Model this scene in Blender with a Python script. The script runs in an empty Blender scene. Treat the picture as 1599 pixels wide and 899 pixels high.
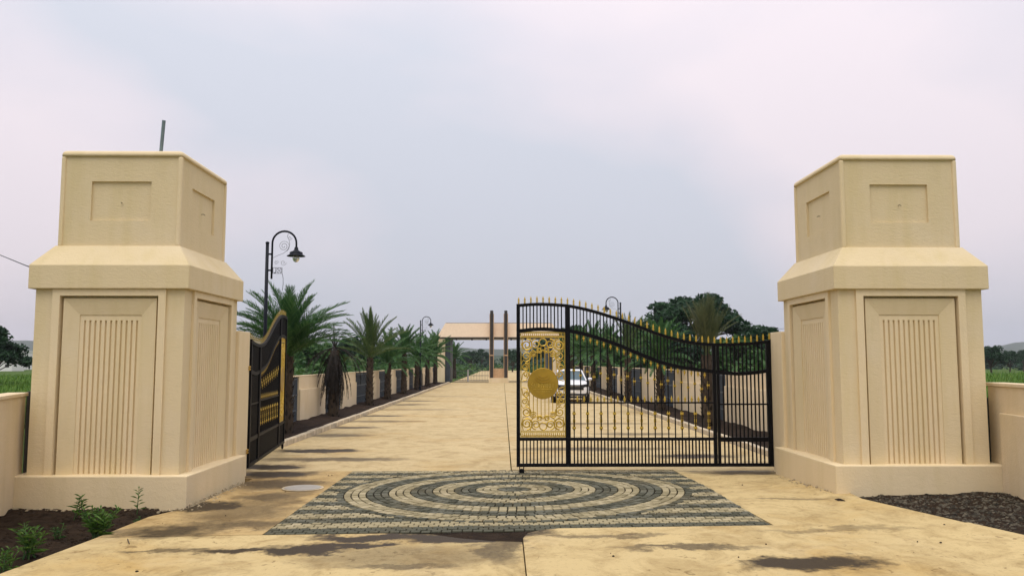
import bpy, math, random
import numpy as np
from mathutils import Vector, Matrix, noise

R = math.radians
random.seed(7)
scene = bpy.context.scene
C = scene.collection

# ------------------------------------------------------------------ camera
EYE = 1.9
F = 1290.0
PITCH = math.atan(116.5 / F)
YAW = R(0.644)
cd = bpy.data.cameras.new('camera')
cd.sensor_width = 36.0
cd.lens = 36.0 * F / 1599.0
cd.clip_start = 0.1
cd.clip_end = 9000.0
cam = bpy.data.objects.new('camera', cd)
cam.location = (0, 0, EYE)
cam.rotation_euler = (math.pi / 2 + PITCH, 0, -YAW)
C.objects.link(cam)
scene.camera = cam

# ------------------------------------------------------------------ sky
SUN_EL, SUN_AZ = R(68), R(190)      # azimuth measured from +Y clockwise: behind the viewer
world = bpy.data.worlds.new('World')
scene.world = world
world.use_nodes = True
wn, wl = world.node_tree.nodes, world.node_tree.links
wn.clear()
w_out = wn.new('ShaderNodeOutputWorld')
w_bg = wn.new('ShaderNodeBackground')
w_bg.inputs['Strength'].default_value = 0.1
w_sky = wn.new('ShaderNodeTexSky')
w_sky.sky_type = 'NISHITA'
w_sky.sun_disc = False
w_sky.sun_elevation = SUN_EL
w_sky.sun_rotation = SUN_AZ
w_sky.dust_density = 3.0
w_tc = wn.new('ShaderNodeTexCoord')
w_map = wn.new('ShaderNodeMapping')
w_map.inputs['Location'].default_value = (2.62, -4.98, -0.55)
w_map.inputs['Rotation'].default_value = (0.0, R(-35), 0.0)
w_map.inputs['Scale'].default_value = (1.1, 0.8, 2.0)
w_n = wn.new('ShaderNodeTexNoise')
w_n.inputs['Scale'].default_value = 1.35
w_n.inputs['Detail'].default_value = 5.0
w_n.inputs['Roughness'].default_value = 0.42
w_n.inputs['Distortion'].default_value = 0.25
w_r = wn.new('ShaderNodeValToRGB')
w_r.color_ramp.elements[0].position = 0.42
w_r.color_ramp.elements[0].color = (0.575, 0.595, 0.665, 1)
w_r.color_ramp.elements[1].position = 0.58
w_r.color_ramp.elements[1].color = (0.775, 0.700, 0.740, 1)
w_e = w_r.color_ramp.elements.new(0.50)
w_e.color = (0.690, 0.650, 0.705, 1)
w_sc = wn.new('ShaderNodeVectorMath')
w_sc.operation = 'SCALE'
w_sc.inputs['Scale'].default_value = 10.0
w_sep = wn.new('ShaderNodeSeparateXYZ')          # an overcast sky brightens evenly towards the zenith
w_g = wn.new('ShaderNodeMath'); w_g.operation = 'MULTIPLY_ADD'; w_g.use_clamp = False
w_g.inputs[1].default_value = 7.4; w_g.inputs[2].default_value = 8.9
w_cl = wn.new('ShaderNodeMath'); w_cl.operation = 'MAXIMUM'; w_cl.inputs[1].default_value = 0.0
wl.new(w_tc.outputs['Generated'], w_sep.inputs[0])
wl.new(w_sep.outputs['Z'], w_cl.inputs[0])
wl.new(w_cl.outputs[0], w_g.inputs[0])
wl.new(w_g.outputs[0], w_sc.inputs['Scale'])
w_mix = wn.new('ShaderNodeMix')
w_mix.data_type = 'RGBA'
w_mix.inputs['Factor'].default_value = 0.93
wl.new(w_tc.outputs['Generated'], w_map.inputs['Vector'])
wl.new(w_map.outputs['Vector'], w_n.inputs['Vector'])
wl.new(w_n.outputs['Fac'], w_r.inputs['Fac'])
wl.new(w_r.outputs['Color'], w_sc.inputs[0])
wl.new(w_sky.outputs['Color'], w_mix.inputs['A'])
wl.new(w_sc.outputs['Vector'], w_mix.inputs['B'])
wl.new(w_mix.outputs['Result'], w_bg.inputs['Color'])
wl.new(w_bg.outputs['Background'], w_out.inputs['Surface'])

# ------------------------------------------------------------------ sun and exposure
sd = bpy.data.lights.new('sun', 'SUN')
sd.energy = 1.5
sd.angle = R(50)
sd.color = (1.0, 0.94, 0.84)
sun = bpy.data.objects.new('sun', sd)
_d = Vector((math.sin(SUN_AZ) * math.cos(SUN_EL), math.cos(SUN_AZ) * math.cos(SUN_EL), math.sin(SUN_EL)))
sun.rotation_euler = _d.to_track_quat('Z', 'Y').to_euler()
sun.location = _d * 40
C.objects.link(sun)
scene.view_settings.view_transform = 'Standard'
scene.view_settings.look = 'None'
scene.view_settings.exposure = 0.22
scene.view_settings.gamma = 1.0
scene.render.engine = 'CYCLES'
scene.cycles.use_denoising = True
scene.cycles.max_bounces = 6
scene.cycles.transparent_max_bounces = 8

# ------------------------------------------------------------------ helpers
def ray(px, py):
    v = Vector(((px - 799.5) / F, (449.5 - py) / F, -1.0))
    return cam.rotation_euler.to_matrix() @ v
def at(px, py, Y):
    r = ray(px, py)
    return Vector((0, 0, EYE)) + r * (Y / r.y)
def sm(a, b, x):
    t = min(1, max(0, (x - a) / (b - a)))
    return t * t * (3 - 2 * t)
def gz(x, y):
    """the apron rises a little towards the far pier; flat again past the gate"""
    return 0.0133 * min(9.0, max(0.0, x + 4.4)) * (1 - sm(11.6, 15.6, y))

class MB:
    def __init__(s):
        s.v, s.f = [], []
    def quad(s, a, b, c, d):
        i = len(s.v); s.v += [tuple(a), tuple(b), tuple(c), tuple(d)]; s.f.append((i, i + 1, i + 2, i + 3))
    def tri(s, a, b, c):
        i = len(s.v); s.v += [tuple(a), tuple(b), tuple(c)]; s.f.append((i, i + 1, i + 2))
    def box(s, x0, x1, y0, y1, z0, z1):
        i = len(s.v)
        s.v += [(x0, y0, z0), (x1, y0, z0), (x1, y1, z0), (x0, y1, z0), (x0, y0, z1), (x1, y0, z1), (x1, y1, z1), (x0, y1, z1)]
        s.f += [tuple(i + k for k in q) for q in ((0, 3, 2, 1), (4, 5, 6, 7), (0, 1, 5, 4), (1, 2, 6, 5), (2, 3, 7, 6), (3, 0, 4, 7))]
        return s
    def frustum(s, a, z0, b, z1):
        """a, b = (x0,x1,y0,y1) rectangles at z0, z1"""
        i = len(s.v)
        for (x0, x1, y0, y1), z in ((a, z0), (b, z1)):
            s.v += [(x0, y0, z), (x1, y0, z), (x1, y1, z), (x0, y1, z)]
        s.f += [tuple(i + k for k in q) for q in ((0, 3, 2, 1), (4, 5, 6, 7), (0, 1, 5, 4), (1, 2, 6, 5), (2, 3, 7, 6), (3, 0, 4, 7))]
        return s
    def tube(s, pts, r, n=6, cap=True):
        pts = [Vector(p) for p in pts]
        rs = r if isinstance(r, (list, tuple)) else [r] * len(pts)
        i0 = len(s.v)
        t0 = (pts[1] - pts[0]).normalized()
        u = t0.orthogonal().normalized()
        for k, p in enumerate(pts):
            a, b = pts[max(0, k - 1)], pts[min(len(pts) - 1, k + 1)]
            t = (b - a).normalized()
            u = (u - t * u.dot(t))
            u = u.normalized() if u.length > 1e-6 else t.orthogonal().normalized()
            w = t.cross(u)
            for j in range(n):
                an = 2 * math.pi * j / n
                s.v.append(tuple(p + (u * math.cos(an) + w * math.sin(an)) * rs[k]))
        for k in range(len(pts) - 1):
            for j in range(n):
                a = i0 + k * n + j; b = i0 + k * n + (j + 1) % n
                s.f.append((a, b, b + n, a + n))
        if cap:
            s.f.append(tuple(i0 + j for j in reversed(range(n))))
            e = i0 + (len(pts) - 1) * n
            s.f.append(tuple(e + j for j in range(n)))
        return s
    def lathe(s, prof, c=(0, 0, 0), n=12):
        i0 = len(s.v)
        for r, z in prof:
            for j in range(n):
                a = 2 * math.pi * j / n
                s.v.append((c[0] + r * math.cos(a), c[1] + r * math.sin(a), c[2] + z))
        for k in range(len(prof) - 1):
            for j in range(n):
                a = i0 + k * n + j; b = i0 + k * n + (j + 1) % n
                s.f.append((a, b, b + n, a + n))
        s.f.append(tuple(i0 + j for j in reversed(range(n))))
        e = i0 + (len(prof) - 1) * n
        s.f.append(tuple(e + j for j in range(n)))
        return s
    def sweep(s, pts, w, h):
        """rectangular bar (w across y, h across the curve) along (x,z) points in the y=0 plane"""
        i0 = len(s.v); n = len(pts)
        for k, (x, z) in enumerate(pts):
            a, b = pts[max(0, k - 1)], pts[min(n - 1, k + 1)]
            tx, tz = b[0] - a[0], b[1] - a[1]
            l = math.hypot(tx, tz) or 1
            nx, nz = -tz / l, tx / l
            for (sy, sn) in ((-1, -1), (1, -1), (1, 1), (-1, 1)):
                s.v.append((x + nx * sn * h / 2, sy * w / 2, z + nz * sn * h / 2))
        for k in range(n - 1):
            for j in range(4):
                a = i0 + 4 * k + j; b = i0 + 4 * k + (j + 1) % 4
                s.f.append((a, b, b + 4, a + 4))
        s.f.append((i0 + 3, i0 + 2, i0 + 1, i0)); e = i0 + 4 * (n - 1)
        s.f.append((e, e + 1, e + 2, e + 3))
        return s
    def xform(s, M, i0=0):
        for k in range(i0, len(s.v)):
            s.v[k] = tuple(M @ Vector(s.v[k]))
        return s
    def mesh(s, name, mat, smooth=False):
        me = bpy.data.meshes.new(name)
        me.from_pydata(s.v, [], s.f)
        if mat is not None:
            me.materials.append(mat)
        if smooth:
            me.polygons.foreach_set('use_smooth', [True] * len(me.polygons))
        me.update()
        return me
    def build(s, name, mat, parent=None, smooth=False, bevel=0.0):
        return link(name, s.mesh(name, mat, smooth), parent, bevel=bevel)

def link(name, me, parent=None, loc=None, bevel=0.0):
    o = bpy.data.objects.new(name, me)
    C.objects.link(o)
    if parent is not None:
        o.parent = parent
    if loc is not None:
        o.location = loc
    if bevel:
        m = o.modifiers.new('bevel', 'BEVEL'); m.width = bevel; m.segments = 2; m.limit_method = 'ANGLE'; m.angle_limit = R(40)
    return o
def empty(name, loc=(0, 0, 0), rz=0.0):
    o = bpy.data.objects.new(name, None)
    o.empty_display_size = 0.2
    o.location = loc; o.rotation_euler = (0, 0, rz)
    C.objects.link(o)
    return o
def tag(o, label=None, cat=None, group=None, kind=None):
    for k, v in (('label', label), ('category', cat), ('group', group), ('kind', kind)):
        if v: o[k] = v
    return o
def copy_tree(o, parent=None):
    c = o.copy(); C.objects.link(c)
    if parent is not None: c.parent = parent
    for ch in list(o.children):
        copy_tree(ch, c)
    return c
def grow(name, x0, x1, y0, y1, step, zf, mat, thick=0.0, parent=None, stepy=None):
    """grid sheet following zf, with skirts when thick"""
    nx = max(1, int(math.ceil((x1 - x0) / step))); ny = max(1, int(math.ceil((y1 - y0) / (stepy or step))))
    m = MB()
    for j in range(ny + 1):
        for i in range(nx + 1):
            x = x0 + (x1 - x0) * i / nx; y = y0 + (y1 - y0) * j / ny
            m.v.append((x, y, zf(x, y)))
    w = nx + 1
    for j in range(ny):
        for i in range(nx):
            a = j * w + i
            m.f.append((a, a + 1, a + w + 1, a + w))
    if thick:
        ring = [i for i in range(w)] + [j * w + nx for j in range(1, ny + 1)] + [ny * w + i for i in range(nx - 1, -1, -1)] + [j * w for j in range(ny - 1, 0, -1)]
        b = len(m.v)
        for i in ring:
            x, y, z = m.v[i]; m.v.append((x, y, z - thick))
        n = len(ring)
        for k in range(n):
            m.f.append((ring[k], b + k, b + (k + 1) % n, ring[(k + 1) % n]))
    return m.build(name, mat, parent)

# ------------------------------------------------------------------ materials
def new_mat(name):
    m = bpy.data.materials.new(name); m.use_nodes = True
    nt = m.node_tree
    b = nt.nodes['Principled BSDF']
    return m, nt, b
def nd(nt, t, **kw):
    n = nt.nodes.new(t)
    for k, v in kw.items():
        if k in n.inputs.keys(): n.inputs[k].default_value = v
        else: setattr(n, k, v)
    return n
def coords(nt, scale=(1, 1, 1), kind='Object', rot=(0, 0, 0)):
    tc = nd(nt, 'ShaderNodeTexCoord'); mp = nd(nt, 'ShaderNodeMapping')
    mp.inputs['Scale'].default_value = scale
    mp.inputs['Rotation'].default_value = rot
    nt.links.new(tc.outputs[kind], mp.inputs['Vector'])
    return mp.outputs['Vector']
def noise_n(nt, vec, scale, detail=4, rough=0.55, dist=0.0):
    n = nd(nt, 'ShaderNodeTexNoise')
    n.inputs['Scale'].default_value = scale; n.inputs['Detail'].default_value = detail
    n.inputs['Roughness'].default_value = rough; n.inputs['Distortion'].default_value = dist
    nt.links.new(vec, n.inputs['Vector'])
    return n.outputs['Fac']
def ramp(nt, fac, stops):
    r = nd(nt, 'ShaderNodeValToRGB')
    el = r.color_ramp.elements
    while len(el) < len(stops): el.new(0.5)
    for e, (p, c) in zip(el, stops):
        e.position = p; e.color = (c[0], c[1], c[2], 1) if isinstance(c, (tuple, list)) else (c, c, c, 1)
    nt.links.new(fac, r.inputs['Fac'])
    return r.outputs['Color']
def mixc(nt, fac, a, b, mode='MIX'):
    m = nd(nt, 'ShaderNodeMix', data_type='RGBA', blend_type=mode)
    for sock, v in ((m.inputs['Factor'], fac), (m.inputs['A'], a), (m.inputs['B'], b)):
        if isinstance(v, bpy.types.NodeSocket): nt.links.new(v, sock)
        elif isinstance(v, (int, float)): sock.default_value = v
        else: sock.default_value = (*v, 1)
    return m.outputs['Result']
def math_n(nt, op, a, b=None, clamp=False):
    m = nd(nt, 'ShaderNodeMath', operation=op, use_clamp=clamp)
    for i, v in enumerate((a, b)):
        if v is None: continue
        if isinstance(v, bpy.types.NodeSocket): nt.links.new(v, m.inputs[i])
        else: m.inputs[i].default_value = v
    return m.outputs[0]
def bump(nt, b, h, strength=0.3, dist=0.02):
    n = nd(nt, 'ShaderNodeBump')
    n.inputs['Strength'].default_value = strength; n.inputs['Distance'].default_value = dist
    nt.links.new(h, n.inputs['Height']); nt.links.new(n.outputs['Normal'], b.inputs['Normal'])
def setc(nt, b, c):
    if isinstance(c, bpy.types.NodeSocket): nt.links.new(c, b.inputs['Base Color'])
    else: b.inputs['Base Color'].default_value = (*c, 1)
def plain(name, col, rough=0.6, metal=0.0, var=0.15, scale=6.0, bmp=0.0):
    m, nt, b = new_mat(name)
    v = coords(nt)
    n = noise_n(nt, v, scale, 5)
    lo = tuple(c * (1 - var) for c in col); hi = tuple(min(1, c * (1 + var)) for c in col)
    setc(nt, b, ramp(nt, n, [(0.3, lo), (0.7, hi)]))
    b.inputs['Roughness'].default_value = rough; b.inputs['Metallic'].default_value = metal
    if bmp: bump(nt, b, noise_n(nt, v, scale * 8, 4), bmp, 0.01)
    return m

def stucco(name, col, warm, stain=0.35, trowel=True):
    m, nt, b = new_mat(name)
    v = coords(nt)
    big = noise_n(nt, v, 0.9, 5, 0.6)
    c = ramp(nt, big, [(0.28, col), (0.5, tuple(x * 0.985 for x in col)), (0.72, warm)])
    vs = coords(nt, (3.0, 3.0, 0.35))
    drip = noise_n(nt, vs, 1.2, 5, 0.62)
    c = mixc(nt, math_n(nt, 'MULTIPLY', ramp(nt, drip, [(0.46, 0.0), (0.68, 1.0)]), stain), c, (0.56, 0.45, 0.19))
    grime = noise_n(nt, v, 5.0, 6, 0.7)
    c = mixc(nt, math_n(nt, 'MULTIPLY', ramp(nt, grime, [(0.55, 0.0), (0.85, 1.0)]), 0.3), c, tuple(x * 0.72 for x in col))
    setc(nt, b, c)
    b.inputs['Roughness'].default_value = 0.85
    b.inputs['Specular IOR Level'].default_value = 0.25
    vt = coords(nt, (6, 6, 17.0) if trowel else (9, 9, 9))
    t = noise_n(nt, vt, 2.0, 5, 0.65, 0.8)
    t2 = noise_n(nt, v, 60.0, 3, 0.6)
    bump(nt, b, math_n(nt, 'ADD', t, math_n(nt, 'MULTIPLY', t2, 0.25)), 0.42, 0.012)
    return m
M = {}
M['stucco'] = stucco('cream_stucco', (0.70, 0.575, 0.35), (0.70, 0.585, 0.385), 0.3)
M['stucco_smooth'] = stucco('cream_smooth_render', (0.745, 0.61, 0.38), (0.74, 0.61, 0.395), 0.25, False)
M['wallpaint'] = stucco('cream_wall_paint', (0.75, 0.62, 0.42), (0.70, 0.56, 0.35), 0.25, False)
M['black'] = plain('black_gloss_paint', (0.0035, 0.0035, 0.0045), 0.5, 0.0, 0.2)
M['black'].node_tree.nodes['Principled BSDF'].inputs['Specular IOR Level'].default_value = 0.12
M['gold'] = plain('gold_paint', (0.60, 0.41, 0.06), 0.4, 0.5, 0.25, 20)
M['gold_disc'] = plain('brass_plate', (0.43, 0.27, 0.03), 0.42, 0.6, 0.18, 4, 0.1)
M['brass'] = plain('brass_hinge', (0.50, 0.32, 0.07), 0.4, 0.8)
M['steel'] = plain('galvanised_steel', (0.20, 0.27, 0.33), 0.5, 0.7, 0.2)
M['lamp'] = plain('dark_navy_paint', (0.005, 0.008, 0.014), 0.45)
M['lamp'].node_tree.nodes['Principled BSDF'].inputs['Specular IOR Level'].default_value = 0.15
M['thin_iron'] = plain('grey_iron', (0.14, 0.145, 0.16), 0.5, 0.3)
M['grille'] = plain('charcoal_blue_paint', (0.035, 0.048, 0.062), 0.5)
M['grille_bar'] = plain('slate_paint', (0.075, 0.095, 0.115), 0.5)
M['kerb'] = plain('kerb_concrete', (0.50, 0.42, 0.29), 0.9, 0, 0.28, 5, 0.4)
M['crumb'] = plain('crumb', (0.36, 0.29, 0.18), 0.95, 0, 0.3, 9)
M['plate'] = plain('pale_cover', (0.33, 0.31, 0.27), 0.5, 0.0, 0.1)
M['bronze'] = plain('dark_bronze', (0.03, 0.025, 0.02), 0.5)
M['tan'] = plain('tan_cladding', (0.52, 0.34, 0.19), 0.7)
M['fascia'] = plain('peach_fascia', (0.74, 0.58, 0.41), 0.8, 0, 0.05)
M['white'] = plain('white_paint', (0.78, 0.77, 0.74), 0.6, 0, 0.05)
M['carwhite'] = plain('white_car_paint', (0.80, 0.80, 0.81), 0.18, 0, 0.02)
M['carblack'] = plain('black_plastic', (0.012, 0.012, 0.013), 0.5)
M['tyre'] = plain('rubber', (0.015, 0.015, 0.015), 0.8)
M['chrome'] = plain('chrome', (0.6, 0.6, 0.62), 0.2, 1.0, 0.05)
M['plank'] = plain('wood', (0.30, 0.16, 0.07), 0.7)
M['roofgrey'] = plain('grey_sheet', (0.5, 0.5, 0.5), 0.6)
def glass(name, col, rough=0.05):
    m, nt, b = new_mat(name)
    setc(nt, b, col); b.inputs['Roughness'].default_value = rough
    b.inputs['Specular IOR Level'].default_value = 0.9
    return m
M['carglass'] = glass('car_glass', (0.05, 0.09, 0.10))
def globe_mat():
    m, nt, b = new_mat('clear_globe')
    setc(nt, b, (0.75, 0.78, 0.8)); b.inputs['Roughness'].default_value = 0.15
    b.inputs['Transmission Weight'].default_value = 0.75
    return m
M['globe'] = globe_mat()

def leafmat(name, a, bcol, trans=0.25, rough=0.55):
    m, nt, b = new_mat(name)
    g = nd(nt, 'ShaderNodeNewGeometry')
    c1 = ramp(nt, g.outputs['Random Per Island'], [(0.0, a), (0.55, tuple((x + y) / 2 for x, y in zip(a, bcol))), (1.0, bcol)])
    v = coords(nt)
    n = noise_n(nt, v, 1.2, 3)
    c = mixc(nt, math_n(nt, 'MULTIPLY', n, 0.5), c1, tuple(x * 0.6 for x in a))
    setc(nt, b, c)
    b.inputs['Roughness'].default_value = rough
    b.inputs['Specular IOR Level'].default_value = 0.25
    tr = nd(nt, 'ShaderNodeBsdfTranslucent')
    nt.links.new(c, tr.inputs['Color'])
    mx = nd(nt, 'ShaderNodeMixShader'); mx.inputs[0].default_value = trans
    nt.links.new(b.outputs[0], mx.inputs[1]); nt.links.new(tr.outputs[0], mx.inputs[2])
    nt.links.new(mx.outputs[0], nt.nodes['Material Output'].inputs['Surface'])
    return m
M['palm'] = leafmat('palm_leaf', (0.030, 0.105, 0.034), (0.13, 0.25, 0.075))
M['palm_light'] = leafmat('palm_leaf_olive', (0.05, 0.10, 0.03), (0.15, 0.21, 0.07))
M['palm_dry'] = leafmat('dry_palm_leaf', (0.065, 0.085, 0.035), (0.17, 0.19, 0.085), 0.2)
M['palm_dead'] = leafmat('dead_palm_leaf', (0.009, 0.008, 0.007), (0.034, 0.027, 0.020), 0.05, 0.95)
M['leaf_dark'] = leafmat('dark_tree_leaf', (0.011, 0.042, 0.020), (0.042, 0.105, 0.040))
M['leaf_mid'] = leafmat('green_bush_leaf', (0.028, 0.092, 0.025), (0.10, 0.19, 0.045))
M['leaf_bright'] = leafmat('weed_leaf', (0.05, 0.13, 0.02), (0.15, 0.26, 0.045))
M['grass'] = leafmat('field_grass', (0.06, 0.17, 0.015), (0.19, 0.31, 0.04))
def trunk_mat(name, a, bcol):
    m, nt, b = new_mat(name)
    v = coords(nt, (1, 1, 1.6))
    n = noise_n(nt, v, 9, 6, 0.7)
    setc(nt, b, ramp(nt, n, [(0.3, a), (0.7, bcol)]))
    b.inputs['Roughness'].default_value = 0.95
    bump(nt, b, n, 0.8, 0.03)
    return m
M['palm_trunk'] = leafmat('palm_trunk', (0.012, 0.009, 0.006), (0.12, 0.088, 0.058), 0.0, 0.95)
M['bark'] = trunk_mat('bark', (0.035, 0.026, 0.018), (0.10, 0.075, 0.05))
def soil_mat(name, a, bcol, sc=6):
    m, nt, b = new_mat(name)
    v = coords(nt)
    n = noise_n(nt, v, sc, 8, 0.72)
    setc(nt, b, ramp(nt, n, [(0.3, a), (0.72, bcol)]))
    b.inputs['Roughness'].default_value = 1.0
    b.inputs['Specular IOR Level'].default_value = 0.15
    bump(nt, b, noise_n(nt, v, sc * 5, 8, 0.75), 1.0, 0.05)
    return m
M['soil'] = soil_mat('dark_soil', (0.014, 0.009, 0.006), (0.060, 0.038, 0.022))
M['bed'] = soil_mat('bed_soil', (0.012, 0.008, 0.006), (0.048, 0.030, 0.019), 3)
M['gravel'] = leafmat('gravel_stone', (0.022, 0.020, 0.015), (0.17, 0.145, 0.10), 0.0, 0.95)
M['mortar'] = soil_mat('joint_sand', (0.022, 0.020, 0.011), (0.062, 0.050, 0.027), 8)
def ground_mat():
    m, nt, b = new_mat('field_ground')
    v = coords(nt)
    n = noise_n(nt, v, 0.05, 6, 0.6); n2 = noise_n(nt, v, 2.0, 6, 0.7)
    c = ramp(nt, n, [(0.30, (0.040, 0.105, 0.014)), (0.50, (0.075, 0.14, 0.02)), (0.66, (0.10, 0.105, 0.03)), (0.8, (0.045, 0.095, 0.018))])
    c = mixc(nt, math_n(nt, 'MULTIPLY', n2, 0.5), c, (0.022, 0.05, 0.010))
    setc(nt, b, c); b.inputs['Roughness'].default_value = 1.0
    b.inputs['Specular IOR Level'].default_value = 0.1
    bump(nt, b, n2, 1.0, 0.15)
    return m
M['ground'] = ground_mat()
def hill_mat():
    m, nt, b = new_mat('wooded_hill')
    v = coords(nt)
    n = noise_n(nt, v, 0.02, 8, 0.7)
    setc(nt, b, ramp(nt, n, [(0.35, (0.018, 0.040, 0.022)), (0.65, (0.055, 0.085, 0.035))]))
    b.inputs['Roughness'].default_value = 1.0
    b.inputs['Specular IOR Level'].default_value = 0.0
    return m
M['hill'] = hill_mat()

def concrete(name, base, ochre, stains, streak=0.5, spots=1.0, wet_col=(0.040, 0.026, 0.010)):
    """stains: list of (x, y, rx, ry, strength) - damp mud patches lying on the slab"""
    m, nt, b = new_mat(name)
    v = coords(nt)
    big = noise_n(nt, v, 0.45, 6, 0.6, 0.3)
    c = ramp(nt, big, [(0.30, base), (0.52, tuple(x * 0.95 for x in base)), (0.70, ochre)])
    vs = coords(nt, (1.2, 1.0, 1.0))
    st = noise_n(nt, vs, 1.7, 9, 0.74, 0.7)
    c = mixc(nt, math_n(nt, 'MULTIPLY', ramp(nt, st, [(0.46, 0.0), (0.72, 1.0)]), streak), c, (0.25, 0.16, 0.055))
    fine = noise_n(nt, coords(nt, (1.35, 1, 1)), 14, 8, 0.8)
    c = mixc(nt, math_n(nt, 'MULTIPLY', ramp(nt, fine, [(0.55, 0.0), (0.70, 1.0)]), 0.6), c, (0.22, 0.145, 0.06))
    patch = noise_n(nt, coords(nt, (1.3, 1.0, 1), rot=(0, 0, 0.3)), 1.9, 9, 0.74, 0.6)
    c = mixc(nt, math_n(nt, 'MULTIPLY', ramp(nt, patch, [(0.55, 0.0), (0.68, 1.0)]), 0.5 * spots), c, (0.20, 0.125, 0.045))
    dash = noise_n(nt, coords(nt, (1.25, 1.0, 1)), 6.0, 4, 0.55, 1.2)
    c = mixc(nt, math_n(nt, 'MULTIPLY', ramp(nt, dash, [(0.63, 0.0), (0.70, 1.0)]), 0.65 * spots), c, (0.16, 0.10, 0.035))
    pale = noise_n(nt, coords(nt, (1.1, 1.0, 1)), 0.9, 6, 0.65)
    c = mixc(nt, math_n(nt, 'MULTIPLY', ramp(nt, pale, [(0.55, 0.0), (0.75, 1.0)]), 0.4), c, (0.63, 0.51, 0.30))
    rough = 0.9
    if stains:
        sep = nd(nt, 'ShaderNodeSeparateXYZ')
        dis = nd(nt, 'ShaderNodeTexNoise'); dis.inputs['Scale'].default_value = 1.9; dis.inputs['Detail'].default_value = 9; dis.inputs['Roughness'].default_value = 0.72
        nt.links.new(v, dis.inputs['Vector'])
        off = nd(nt, 'ShaderNodeVectorMath', operation='MULTIPLY_ADD')
        nt.links.new(dis.outputs['Color'], off.inputs[0]); off.inputs[1].default_value = (1.3, 1.0, 0); 
        ad = nd(nt, 'ShaderNodeVectorMath', operation='ADD'); ad.inputs[1].default_value = (-0.65, -0.5, 0)
        nt.links.new(v, ad.inputs[0]); nt.links.new(ad.outputs[0], off.inputs[2])
        nt.links.new(off.outputs[0], sep.inputs[0])
        tot = None
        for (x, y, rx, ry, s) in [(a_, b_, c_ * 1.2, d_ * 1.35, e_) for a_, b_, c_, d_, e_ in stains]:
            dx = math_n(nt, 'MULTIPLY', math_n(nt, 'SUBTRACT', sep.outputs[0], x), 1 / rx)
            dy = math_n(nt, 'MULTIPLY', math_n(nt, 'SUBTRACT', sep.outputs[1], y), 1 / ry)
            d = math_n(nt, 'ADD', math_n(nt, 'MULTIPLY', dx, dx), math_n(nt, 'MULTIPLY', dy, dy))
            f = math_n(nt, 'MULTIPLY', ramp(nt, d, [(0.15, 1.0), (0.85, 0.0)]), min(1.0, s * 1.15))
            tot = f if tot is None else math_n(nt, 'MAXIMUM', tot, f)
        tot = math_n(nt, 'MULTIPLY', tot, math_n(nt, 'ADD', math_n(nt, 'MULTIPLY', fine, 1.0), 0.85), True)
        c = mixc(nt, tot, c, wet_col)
        nt.links.new(math_n(nt, 'SUBTRACT', 0.9, math_n(nt, 'MULTIPLY', tot, 0.3)), b.inputs['Roughness'])
    else:
        b.inputs['Roughness'].default_value = rough
    b.inputs['Specular IOR Level'].default_value = 0.25
    setc(nt, b, c)
    bump(nt, b, math_n(nt, 'ADD', math_n(nt, 'MULTIPLY', st, 0.6), fine), 0.45, 0.012)
    return m
near_stains = [(-2.0, 8.55, 0.55, 0.22, 1.0), (-1.55, 8.72, 0.5, 0.15, 0.8), (-2.75, 8.5, 0.45, 0.12, 0.8), (-0.3, 9.02, 0.9, 0.26, 1.0), (-1.4, 9.08, 0.7, 0.18, 0.9), (0.0, 8.45, 0.28, 0.7, 0.5),
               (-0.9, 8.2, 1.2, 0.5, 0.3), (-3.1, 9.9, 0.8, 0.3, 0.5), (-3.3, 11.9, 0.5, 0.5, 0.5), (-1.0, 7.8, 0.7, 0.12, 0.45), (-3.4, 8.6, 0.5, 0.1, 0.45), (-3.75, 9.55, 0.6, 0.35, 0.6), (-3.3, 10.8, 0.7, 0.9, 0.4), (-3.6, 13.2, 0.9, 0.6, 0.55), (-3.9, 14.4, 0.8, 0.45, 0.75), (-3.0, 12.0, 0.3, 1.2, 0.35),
               (2.8, 7.62, 0.65, 0.25, 0.85), (1.85, 8.3, 0.8, 0.12, 0.5), (1.0, 8.9, 0.9, 0.1, 0.4), (-3.95, 11.2, 0.6, 0.35, 0.9), (4.1, 14.2, 0.9, 0.4, 0.6), (3.9, 11.2, 0.6, 0.12, 0.35), (3.6, 9.0, 0.9, 0.12, 0.3)]
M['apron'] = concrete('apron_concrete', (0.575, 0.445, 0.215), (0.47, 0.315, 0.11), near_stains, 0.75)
M['apron_dirty'] = concrete('dirty_apron_concrete', (0.49, 0.35, 0.155), (0.40, 0.25, 0.08), near_stains, 1.0)
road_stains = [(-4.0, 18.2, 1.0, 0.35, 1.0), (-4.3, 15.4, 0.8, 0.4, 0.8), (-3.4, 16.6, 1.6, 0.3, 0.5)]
for _y, _l, _s in ((22.0, 1.0, .6), (24.6, .9, .7), (27.2, 1.6, .5), (30, 1.0, .75), (34, 2.2, .45), (38, 1.1, .8), (41.5, 1.2, .7), (47, 2.4, .5)):
    road_stains.append((-4.9 + _l * 0.5, _y, _l, 0.45, _s * .75))
for _x, _y, _l, _s in ((1.9, 18.4, 1.8, .5), (3.9, 17.0, 1.0, .7), (2.6, 26, 2.2, .4), (3.6, 22.2, 1.4, .45)):
    road_stains.append((_x, _y, _l, 0.4, _s))
M['road'] = concrete('road_concrete', (0.555, 0.435, 0.23), (0.485, 0.345, 0.15), road_stains, 0.7, 0.45)
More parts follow.
